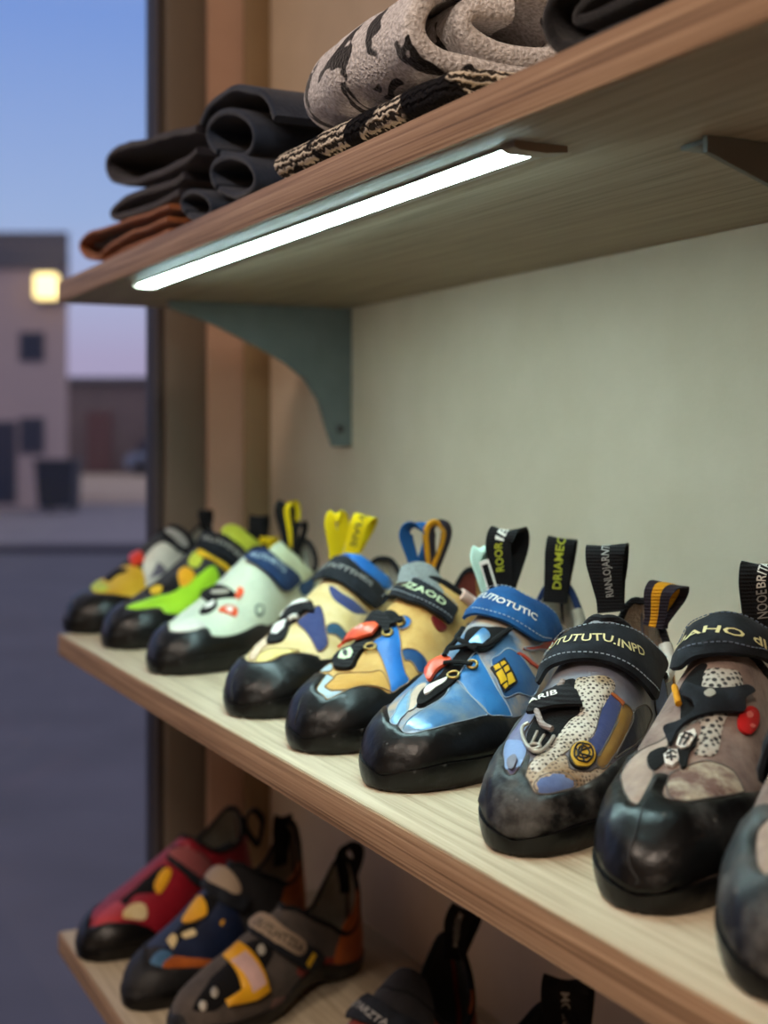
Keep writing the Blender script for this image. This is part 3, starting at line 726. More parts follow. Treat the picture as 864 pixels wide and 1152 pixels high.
# shoes: place, colours and every panel outline as (t,s) on the last
SPECS = [
{'loc':[-0.7155,0.3593,0.989],'rot':0.4947,'opt':[(0.58,0),(0.64,0.42),(0.72,0.62),(0.82,0.7),(0.9,0.64),(0.955,0.44),(0.985,0)],'seam':'seam_pale','sole_s':1.0,'wt':[(0,0.0),(0.008,0.2134),(0.03,0.4268),(0.07,0.6111),(0.13,0.7663),(0.2,0.8827),(0.29,0.97),(0.38,0.9506),(0.48,0.8536),(0.58,0.7372),(0.68,0.6693),(0.78,0.6596),(0.86,0.6596),(0.93,0.5626),(0.975,0.3686),(1,0.0)],'upper':'blue_side','lining':'grey_lining','collar':'navy_fabric','label':'blue climbing shoe with blue strap and small yellow badge','group':'climbing shoes on the middle shelf','panels':[{'n':'rand','m':'rubber','p':[(0,-1.03),(0,-0.6),(0,0),(0,0.6),(0,1.03),(0.08,1.03),(0.3,1.03),(0.6,1.03),(0.95,1.03),(0.93,1.0),(0.6,0.93),(0.3369,0.763),(0.2811,0.66),(0.2135,0.557),(0.136,0.492),(0.0737,0.426),(0.0404,0.276),(0.0358,0.089),(0.0479,-0.033),(0.0645,-0.173),(0.42,-0.9),(0.6,-0.98),(0.93,-1.02),(0.95,-1.03),(0.6,-1.03),(0.3,-1.03),(0.08,-1.03)],'off':0.0022,'bev':0.0035,'step':0.0045},{'n':'toe_panel','m':'sky_silver','p':[(0.0358,0.089),(0.0532,0.042),(0.0903,0.033),(0.1618,0.07),(0.2135,0.089),(0.2866,0.08),(0.2544,0.304),(0.2492,0.567),(0.2185,0.548),(0.136,0.482),(0.0737,0.417),(0.0404,0.276)],'off':0.0014,'label':'silvery blue toe panel'},{'n':'side_panel','m':'pale_blue','p':[(0.0587,-0.155),(0.0973,-0.173),(0.1486,-0.239),(0.2086,-0.276),(0.2388,-0.267),(0.1707,-0.136),(0.1083,-0.042),(0.0675,-0.033),(0.0479,-0.033)],'off':0.0014,'label':'pale blue panel'},{'n':'inner_panel','m':'cream_pink','p':[(0.1159,-0.061),(0.2037,-0.201),(0.2597,-0.22),(0.265,-0.136),(0.2235,-0.08),(0.1486,-0.023),(0.1198,-0.014)],'off':0.0012},{'n':'throat','m':'black_cloth','p':[(0.136,-0.005),(0.1989,-0.07),(0.2544,-0.098),(0.3031,-0.08),(0.3599,-0.08),(0.4069,-0.08),(0.4668,-0.164),(0.4728,0.052),(0.497,0.267),(0.4668,0.258),(0.4069,0.183),(0.3892,0.108),(0.3542,0.07),(0.2976,0.08),(0.2235,0.07),(0.1618,0.052)],'off':0.0008,'lay':0.0006},{'n':'quarter_panel','m':'royal_blue','p':[(0.2866,0.089),(0.3143,0.07),(0.3599,0.07),(0.3892,0.098),(0.3658,0.22),(0.3312,0.464),(0.3312,0.688),(0.3256,0.735),(0.2811,0.66),(0.2492,0.576),(0.2544,0.304)],'off':0.0018,'label':'bright blue quarter panel'},{'n':'side_panel','m':'deep_blue','p':[(0.3833,0.276),(0.4188,0.304),(0.4608,0.379),(0.503,0.679),(0.5392,0.782),(0.4668,0.791),(0.3951,0.641),(0.3369,0.548)],'off':0.0008,'label':'deep blue side panel'},{'n':'trim_stripe','m':'red_trim','p':[(0.4668,0.445),(0.4789,0.464),(0.5211,0.623),(0.5573,0.707),(0.5513,0.716),(0.5091,0.623)],'off':0.0014,'lay':0.0006,'sm':False},{'n':'badge','m':'black_print','p':[(0.3658,0.295),(0.4188,0.361),(0.4069,0.576),(0.3426,0.529)],'off':0.0012,'lay':0.0018,'sm':False,'bev':0.001,'label':'yellow badge with black lines','sub':[{'n':'badge_field','m':'badge_yellow','p':[(0.3716,0.314),(0.3892,0.342),(0.3833,0.379),(0.3658,0.351)],'off':0.0006,'sm':False,'bev':0.0006,'step':0.003},{'n':'badge_field','m':'badge_yellow','p':[(0.3951,0.351),(0.4069,0.37),(0.4069,0.398),(0.3892,0.379)],'off':0.0006,'sm':False,'bev':0.0006,'step':0.003},{'n':'badge_field','m':'badge_yellow','p':[(0.3599,0.37),(0.3833,0.389),(0.3716,0.482),(0.3484,0.464)],'off':0.0006,'sm':False,'bev':0.0006,'step':0.003},{'n':'badge_field','m':'badge_yellow','p':[(0.3892,0.398),(0.4069,0.417),(0.401,0.454),(0.3833,0.435)],'off':0.0006,'sm':False,'bev':0.0006,'step':0.003},{'n':'badge_field','m':'badge_yellow','p':[(0.3833,0.454),(0.401,0.473),(0.3951,0.548),(0.3658,0.52)],'off':0.0006,'sm':False,'bev':0.0006,'step':0.003},{'n':'badge_field','m':'badge_yellow','p':[(0.3484,0.482),(0.3658,0.492),(0.3599,0.52),(0.3484,0.52)],'off':0.0006,'sm':False,'bev':0.0006,'step':0.003}]},{'n':'tongue','m':'sky_silver','p':[(0.4069,-0.005),(0.4308,-0.005),(0.4608,0.033),(0.4487,0.136),(0.4308,0.136),(0.4069,0.089)],'off':0.002,'lay':0.002},{'n':'lace_toggle','m':'orange_plastic','p':[(0.2704,-0.136),(0.3143,-0.258),(0.3484,-0.295),(0.3658,-0.201),(0.3542,-0.089),(0.3426,-0.052),(0.3143,-0.108),(0.2811,-0.098),(0.265,-0.089)],'off':0.003,'lay':0.003,'label':'orange lace toggle'},{'n':'lace_tab','m':'black_cloth','p':[(0.1444,-0.014),(0.1989,-0.08),(0.2388,-0.08),(0.2757,-0.014),(0.3031,0.014),(0.2976,0.08),(0.265,0.08),(0.2086,0.042),(0.1444,0.023)],'off':0.0022,'lay':0.002,'sub':[{'n':'tab_print','m':'white_print','p':[(0.1989,-0.033),(0.2286,-0.052),(0.2544,-0.014),(0.2757,0.023),(0.2597,0.033),(0.2235,0.005),(0.1893,-0.005)],'off':0.0008}]},{'n':'strap','m':'blue_webbing','p':[(0.5211,-0.304),(0.5573,-0.267),(0.599,-0.229),(0.6049,-0.061),(0.6049,0.183),(0.6342,0.323),(0.6857,0.464),(0.6969,0.548),(0.6969,0.585),(0.6744,0.595),(0.6167,0.604),(0.5513,0.529),(0.5151,0.398),(0.497,0.229),(0.4909,0.061),(0.497,-0.089),(0.5151,-0.295)],'off':0.0032,'lay':0.0055,'bev':0.002,'label':'blue hook and loop strap','text':[{'s':'SUTUTIOTUTIC','line':[(0.5513,-0.267),(0.5633,-0.201),(0.5392,0.061),(0.5452,0.239),(0.5752,0.407)],'h':0.00574,'m':'white_print','flip':False}]},{'n':'trim_panel','m':'red_trim','p':[(0.503,0.482),(0.5692,0.576),(0.6401,0.604),(0.6857,0.623),(0.7243,0.679),(0.6688,0.688),(0.599,0.632),(0.5332,0.557)],'off':0.0012,'lay':0.0008}],'cords':[{'n':'lace','m':'black_cloth','p':[(0.3256,-0.07,0.005),(0.3312,0.005,0.005),(0.3369,0.145,0.005)],'r':0.0026,'rz':0.0014},{'n':'lace','m':'black_cloth','p':[(0.3774,-0.117,0.0055),(0.3833,-0.023,0.0055),(0.3951,0.07,0.0055),(0.4069,0.173,0.0055),(0.4548,0.239,0.0055),(0.4909,0.286,0.0055)],'r':0.0024,'rz':0.0016},{'n':'lace','m':'black_cloth','p':[(0.4367,-0.126,0.006),(0.4129,-0.117,0.006),(0.3892,0.042,0.006),(0.3833,0.117,0.006)],'r':0.002,'rz':0.0014},{'n':'lace','m':'black_cloth','p':[(0.4487,-0.126,0.0062),(0.401,-0.108,0.0062),(0.3774,-0.126,0.0062),(0.3484,-0.108,0.0062)],'r':0.002,'rz':0.0014},{'n':'eyelet','m':'brass','p':[(0.35566,0.145,0.0035),(0.35184,0.17517,0.0035),(0.3426,0.18767,0.0035),(0.33336,0.17517,0.0035),(0.32954,0.145,0.0035),(0.33336,0.11483,0.0035),(0.3426,0.10233,0.0035),(0.35184,0.11483,0.0035),(0.35566,0.145,0.0035)],'r':0.001},{'n':'eyelet','m':'brass','p':[(0.30516,0.052,0.0035),(0.30134,0.08217,0.0035),(0.2921,0.09467,0.0035),(0.28286,0.08217,0.0035),(0.27904,0.052,0.0035),(0.28286,0.02183,0.0035),(0.2921,0.00933,0.0035),(0.30134,0.02183,0.0035),(0.30516,0.052,0.0035)],'r':0.001},{'n':'collar_padding','m':'grey_lining','p':[(0.72,0.57,-0.002),(0.7475,0.603,-0.002),(0.775,0.63,-0.002),(0.8025,0.647,-0.002),(0.83,0.649,-0.002),(0.8575,0.635,-0.002),(0.885,0.608,-0.002),(0.9125,0.568,-0.002),(0.94,0.472,-0.002)],'r':0.004}],'ribbons':[{'n':'pull_loop','m':'black_webbing','p':[(0.00397,0.21078,0.09244),(0.00472,0.21131,0.10207),(0.00606,0.21072,0.11532),(0.0074,0.21013,0.12856),(0.00756,0.21208,0.13539),(0.00667,0.21695,0.1382),(0.00473,0.22414,0.13539),(0.00386,0.22475,0.12736),(0.00369,0.22036,0.11411),(0.00379,0.21494,0.10127),(0.0031,0.21445,0.09244)],'w':(0.7618,0.6555,-0.12),'wd':[0.01748,0.01748,0.01877,0.02007,0.02007,0.02007,0.02007,0.01877,0.01748,0.01748,0.01748],'th':0.002,'text':[{'s':'DRIAMEC','m':'acid_print','u':(0.1,0.47),'h':-0.36,'v':0,'flip':False}]},{'n':'pull_loop','m':'black_webbing','p':[(-0.02916,0.19022,0.09717),(-0.02904,0.19031,0.10704),(-0.02913,0.18841,0.12062),(-0.02922,0.18651,0.13419),(-0.02882,0.189,0.14118),(-0.02782,0.19628,0.14406),(-0.02637,0.20756,0.14118),(-0.02626,0.2091,0.13295),(-0.02718,0.20333,0.11938),(-0.0283,0.19595,0.10622),(-0.02842,0.19587,0.09717)],'w':(0.6758,0.7784,0.0),'wd':[0.01687,0.01687,0.01817,0.01946,0.01946,0.01946,0.01946,0.01817,0.01687,0.01687,0.01687],'th':0.002,'text':[{'s':'ROOR','m':'acid_print','u':(0.16,0.35),'h':-0.36,'v':-0.04,'flip':False},{'s':'IB','m':'white_print','u':(0.36,0.47),'h':-0.4,'v':-0.02,'flip':False}]},{'n':'inner_tab','m':'mint_cloth','p':[(-0.03307,0.17614,0.10222),(-0.03648,0.17375,0.11472),(-0.0393,0.17178,0.12513),(-0.04043,0.17832,0.13141),(-0.04049,0.18559,0.12406),(-0.03877,0.1868,0.10298)],'w':(0.3112,0.9503,0.0),'wd':0.01,'th':0.002,'crown':0,'ac':6},{'n':'size_tag','m':'white_print','p':[(-0.02678,0.17566,0.1006),(-0.02975,0.17358,0.11304),(-0.03273,0.1715,0.12425)],'w':(0.7044,0.7374,0.0),'wd':0.0075,'th':0.0012,'crown':0,'ac':6},{'n':'size_tag','m':'black_cloth','p':[(-0.02661,0.17395,0.10284),(-0.02899,0.17229,0.11216),(-0.03128,0.17068,0.12148)],'w':(0.7044,0.7374,0.0),'wd':0.0045,'th':0.0012,'crown':0,'ac':6}],'stitch':[{'m':'pale_thread','p':[(0.5091,-0.145),(0.497,0.042),(0.503,0.22),(0.5211,0.389),(0.5573,0.52),(0.6049,0.585)],'off':0.0092},{'m':'pale_thread','p':[(0.599,-0.22),(0.5931,-0.033),(0.599,0.201),(0.6284,0.332),(0.6744,0.473)],'off':0.0092}]},
{'loc':[-0.5737,0.3623,0.989],'rot':0.6343,'seam':'seam_grey','sole_s':1.04,'W':0.0385,'opt':[(0.59,0),(0.64,0.42),(0.72,0.64),(0.82,0.72),(0.9,0.66),(0.955,0.44),(0.985,0)],'upper':'slate_fade','lining':'tan_lining','collar':'black_webbing','label':'worn grey mesh climbing shoe with round yellow emblem and black strap','group':'climbing shoes on the middle shelf','panels':[{'n':'rand','m':'rubber_dusty','p':[(0,-1.03),(0,-0.6),(0,0),(0,0.6),(0,1.03),(0.08,1.03),(0.3,1.03),(0.6,1.03),(0.95,1.03),(0.93,1.0),(0.6,0.93),(0.4129,0.773),(0.3087,0.67),(0.2337,0.632),(0.1573,0.66),(0.0903,0.651),(0.0429,0.529),(0.0254,0.323),(0.0254,0.164),(0.0429,0.005),(0.0645,-0.023),(0.1198,-0.061),(0.1198,-0.089),(0.0706,-0.089),(0.0505,-0.173),(0.0587,-0.276),(0.1083,-0.37),(0.2704,-0.585),(0.3087,-0.529),(0.3833,-0.52),(0.3951,-0.323),(0.42,-0.9),(0.6,-0.98),(0.93,-1.02),(0.95,-1.03),(0.6,-1.03),(0.3,-1.03),(0.08,-1.03)],'off':0.0022,'bev':0.0035,'step':0.0045,'crin':0.0022},{'n':'side_panel','m':'lavender_grey','p':[(0.3833,-0.304),(0.3658,-0.22),(0.3031,-0.248),(0.2597,-0.258),(0.2286,-0.248),(0.1401,-0.117),(0.0903,-0.098),(0.0532,-0.164),(0.0616,-0.267),(0.1121,-0.361),(0.2492,-0.529),(0.3087,-0.529),(0.3774,-0.51)],'off':0.001,'label':'lavender and light blue window panel','sub':[{'n':'colour_field','m':'light_blue','p':[(0.2337,-0.492),(0.2185,-0.361),(0.1893,-0.211),(0.1401,-0.117),(0.0903,-0.098),(0.0706,-0.126),(0.0706,-0.295),(0.1159,-0.361)],'off':0.0006},{'n':'colour_field','m':'grey_patch','p':[(0.0973,-0.276),(0.1121,-0.211),(0.0938,-0.155),(0.0645,-0.155),(0.0587,-0.201),(0.0706,-0.258)],'off':0.0005,'lay':0.003}]},{'n':'toe_panel','m':'tan_mesh','p':[(0.0645,-0.023),(0.1046,-0.014),(0.1121,0.098),(0.153,0.192),(0.1159,0.37),(0.1486,0.529),(0.1799,0.548),(0.2135,0.595),(0.2388,0.632),(0.1573,0.651),(0.0903,0.651),(0.0453,0.52),(0.0274,0.323),(0.0274,0.155),(0.0429,0.014)],'off':0.0008,'label':'tan mesh toe panel'},{'n':'mesh_panel','m':'white_knit','p':[(0.401,-0.014),(0.4129,0.08),(0.4367,0.248),(0.4367,0.342),(0.4069,0.342),(0.3426,0.286),(0.2976,0.304),(0.2492,0.304),(0.1941,0.201),(0.1198,0.145),(0.0706,0.108),(0.0559,0.042),(0.0737,-0.005),(0.1121,-0.014),(0.1486,0.014),(0.2037,0.023),(0.2337,0.033),(0.2811,0.061),(0.3143,0.117),(0.3542,0.023)],'off':0.002,'bev':0.006,'label':'white knit mesh with dark holes'},{'n':'toe_panel','m':'slate_blue','p':[(0.0336,0.136),(0.0505,0.136),(0.0769,0.248),(0.0938,0.389),(0.0973,0.538),(0.0868,0.623),(0.0453,0.52),(0.0274,0.323)],'off':0.001,'label':'slate blue toe patch'},{'n':'side_panel','m':'navy_suede','p':[(0.4129,0.286),(0.4129,0.361),(0.4129,0.464),(0.3599,0.473),(0.2811,0.445),(0.2135,0.473),(0.2286,0.304),(0.2811,0.304),(0.3426,0.286)],'off':0.0012},{'n':'side_panel','m':'gold_leather','p':[(0.4069,0.445),(0.4367,0.604),(0.3599,0.595),(0.2597,0.585),(0.2086,0.613),(0.1893,0.557),(0.2086,0.473),(0.2811,0.454),(0.3542,0.454)],'off':0.0014,'label':'gold leather side panel'},{'n':'side_panel','m':'ink_blue','p':[(0.4367,0.604),(0.5211,0.698),(0.6342,0.847),(0.5151,0.847),(0.3892,0.726),(0.3031,0.641),(0.2597,0.604),(0.3599,0.595)],'off':0.001},{'n':'trim_stripe','m':'orange_suede','p':[(0.401,0.323),(0.4069,0.332),(0.4188,0.473),(0.4069,0.464)],'off':0.0016,'lay':0.001,'sm':False},{'n':'emblem','m':'black_print','p':[(0.2086,0.445),(0.1799,0.492),(0.1486,0.501),(0.1278,0.435),(0.1278,0.332),(0.1486,0.239),(0.1893,0.192),(0.2135,0.22),(0.2286,0.286),(0.2235,0.37)],'off':0.0012,'lay':0.0016,'bev':0.001,'label':'round yellow emblem','sub':[{'n':'emblem_field','m':'gold_print','p':[(0.2037,0.435),(0.1846,0.473),(0.1573,0.492),(0.1401,0.464),(0.1278,0.398),(0.136,0.314),(0.153,0.248),(0.1799,0.211),(0.2037,0.22),(0.2185,0.258),(0.2235,0.314),(0.2185,0.379)],'off':0.0004,'step':0.003,'bev':0.0006}]},{'n':'throat','m':'black_cloth','p':[(0.2185,-0.211),(0.2597,-0.229),(0.2976,-0.229),(0.3484,-0.239),(0.3833,-0.248),(0.3951,-0.173),(0.401,-0.023),(0.3542,0.033),(0.3199,0.117),(0.2811,0.052),(0.2337,0.033),(0.1989,0.023),(0.1486,0.014),(0.1278,-0.014),(0.153,-0.117)],'off':0.0006,'lay':0.0005},{'n':'lace_tab','m':'black_webbing','p':[(0.2866,-0.267),(0.3199,-0.286),(0.3484,-0.201),(0.3599,-0.08),(0.3658,-0.014),(0.3484,0.061),(0.3143,0.136),(0.3031,0.005),(0.2921,-0.117),(0.2811,-0.211)],'off':0.0026,'lay':0.006,'sm':False,'bev':0.0015,'label':'black tab with white letters','text':[{'s':'ARIB','line':[(0.3087,-0.258),(0.3199,-0.155),(0.3312,-0.052)],'h':0.0045,'m':'white_print','flip':False}]},{'n':'strap','m':'ink_webbing','p':[(0.4188,-0.389),(0.4728,-0.435),(0.503,-0.398),(0.5392,-0.361),(0.5452,-0.22),(0.5392,-0.014),(0.5573,0.145),(0.5871,0.304),(0.6458,0.473),(0.7243,0.613),(0.7296,0.66),(0.6744,0.688),(0.5931,0.735),(0.5452,0.698),(0.497,0.538),(0.4668,0.361),(0.4487,0.192),(0.4367,0.014),(0.4308,-0.145),(0.4308,-0.295),(0.3951,-0.314)],'off':0.0036,'lay':0.0065,'bev':0.002,'label':'black hook and loop strap with cream letters','text':[{'s':'UNUTUTUTU.INPD','line':[(0.4728,-0.417),(0.503,-0.379),(0.4909,-0.201),(0.4849,-0.014),(0.497,0.136),(0.5091,0.276),(0.5513,0.435)],'h':0.00625,'m':'cream_print','flip':False}]},{'n':'heel_rand','m':'amber_rubber','p':[(0.74,0.98),(0.82,0.86),(0.9,0.74),(0.97,0.5),(1.0,0.3),(1.0,-0.3),(1.0,1.3),(0.9,1.3),(0.74,1.28)],'off':0.002},{'n':'quarter_panel','m':'slate_blue','p':[(0.68,0.72),(0.74,0.66),(0.8,0.78),(0.78,0.95),(0.7,0.95)],'off':0.001}],'cords':[{'n':'emblem_line','m':'black_print','p':[(0.1989,0.407,0.0036),(0.1846,0.435,0.0036),(0.1662,0.445,0.0036),(0.153,0.445,0.0036),(0.1444,0.407,0.0036),(0.1401,0.37,0.0036),(0.1444,0.314,0.0036),(0.1573,0.276,0.0036),(0.1753,0.248,0.0036),(0.1941,0.239,0.0036),(0.2037,0.258,0.0036),(0.2086,0.295,0.0036),(0.2135,0.332,0.0036),(0.2086,0.37,0.0036),(0.1989,0.407,0.0036)],'r':0.0005},{'n':'emblem_line','m':'black_print','p':[(0.1893,0.389,0.0036),(0.1799,0.398,0.0036),(0.1707,0.407,0.0036),(0.1618,0.398,0.0036),(0.1573,0.379,0.0036),(0.153,0.361,0.0036),(0.1573,0.323,0.0036),(0.1662,0.295,0.0036),(0.1753,0.286,0.0036),(0.1846,0.276,0.0036),(0.1941,0.286,0.0036),(0.1989,0.304,0.0036),(0.1989,0.332,0.0036),(0.1941,0.361,0.0036),(0.1893,0.389,0.0036)],'r':0.0005},{'n':'emblem_line','m':'black_print','p':[(0.1799,0.435,0.0036),(0.1707,0.37,0.0036),(0.1662,0.332,0.0036),(0.1753,0.248,0.0036)],'r':0.0005},{'n':'emblem_line','m':'black_print','p':[(0.1486,0.426,0.0036),(0.1662,0.342,0.0036),(0.1753,0.314,0.0036),(0.2086,0.276,0.0036)],'r':0.0005},{'n':'emblem_line','m':'black_print','p':[(0.1444,0.332,0.0036),(0.1753,0.314,0.0036),(0.1846,0.323,0.0036),(0.2086,0.361,0.0036)],'r':0.0005},{'n':'buckle','m':'grey_metal','p':[(0.2597,-0.229,0.0032),(0.244,-0.267,0.0032),(0.1893,-0.192,0.0032),(0.136,-0.08,0.0032),(0.1238,-0.005,0.0032),(0.1486,0.023,0.0032),(0.2037,0.023,0.0032)],'r':0.0011},{'n':'buckle','m':'grey_metal','p':[(0.1486,-0.07,0.004),(0.1799,-0.08,0.004),(0.2135,-0.089,0.004)],'r':0.0009},{'n':'buckle','m':'grey_metal','p':[(0.1444,-0.014,0.004),(0.1753,-0.023,0.004),(0.1989,-0.023,0.004)],'r':0.0009},{'n':'eyelet','m':'grey_metal','p':[(0.15234,-0.042,0.004),(0.14876,-0.01372,0.004),(0.1401,-0.002,0.004),(0.13144,-0.01372,0.004),(0.12786,-0.042,0.004),(0.13144,-0.07028,0.004),(0.1401,-0.082,0.004),(0.14876,-0.07028,0.004),(0.15234,-0.042,0.004)],'r':0.001},{'n':'lace','m':'grey_cord','p':[(0.2976,-0.201,0.0055),(0.2597,-0.117,0.0055),(0.2337,-0.061,0.0055),(0.2185,0.005,0.0055)],'r':0.0018},{'n':'lace','m':'grey_cord','p':[(0.3774,-0.08,0.006),(0.3658,-0.08,0.006),(0.3599,-0.098,0.006)],'r':0.0016},{'n':'collar_padding','m':'white_padding','p':[(0.8,0.716,-0.001),(0.8169,0.72,-0.001),(0.8337,0.718,-0.001),(0.8506,0.71,-0.001),(0.8675,0.697,-0.001),(0.8844,0.679,-0.001),(0.9013,0.658,-0.001),(0.9181,0.62,-0.001),(0.935,0.554,-0.001)],'r':0.0044},{'n':'collar_padding','m':'white_padding','p':[(0.7,-0.608,-0.001),(0.7125,-0.63,-0.001),(0.725,-0.646,-0.001),(0.7375,-0.662,-0.001),(0.75,-0.676,-0.001),(0.7625,-0.689,-0.001),(0.775,-0.7,-0.001),(0.7875,-0.709,-0.001),(0.8,-0.716,-0.001)],'r':0.005}],'ribbons':[{'n':'pull_loop','m':'black_webbing','p':[(-0.01506,0.20791,0.09899),(-0.01576,0.20755,0.10787),(-0.0166,0.20516,0.12009),(-0.01744,0.20277,0.1323),(-0.01809,0.20479,0.13859),(-0.01875,0.21153,0.14119),(-0.01925,0.22227,0.13859),(-0.01877,0.22409,0.13119),(-0.01745,0.21926,0.11897),(-0.01606,0.2129,0.10713),(-0.01541,0.21323,0.09899)],'w':(0.8365,0.5609,0.06),'wd':[0.01735,0.01735,0.02111,0.02486,0.02486,0.02486,0.02486,0.02111,0.01735,0.01735,0.01735],'th':0.002,'text':[{'s':'RIANLOJARNTU','m':'grey_print','u':(0.1,0.47),'h':-0.3,'v':0,'flip':False}]},{'n':'pull_loop','m':'plum_webbing','p':[(0.01108,0.21458,0.09014),(0.01227,0.21519,0.09584),(0.01337,0.21407,0.1038),(0.01447,0.21294,0.11176),(0.01597,0.21573,0.11564),(0.01827,0.22296,0.11685),(0.02097,0.23377,0.11449),(0.02041,0.23483,0.10964),(0.01725,0.2285,0.10216),(0.0137,0.22063,0.09502),(0.0126,0.22007,0.08979)],'w':(0.9591,0.3204,-0.2),'wd':[0.01321,0.01321,0.01522,0.01723,0.01723,0.01723,0.01723,0.01522,0.01321,0.01321,0.01321],'th':0.002,'stripes':[{'m':'amber_webbing','a':(-0.55,0.35)}]}],'stitch':[{'m':'pale_thread','p':[(0.497,-0.407),(0.5392,-0.361),(0.5211,-0.145),(0.5272,0.005),(0.5452,0.155),(0.5752,0.304),(0.6284,0.473),(0.6969,0.604)],'off':0.0107},{'m':'pale_thread','p':[(0.4487,-0.342),(0.4427,-0.164),(0.4427,0.005),(0.4548,0.183),(0.4728,0.351),(0.503,0.529),(0.5573,0.679)],'off':0.0107}]},
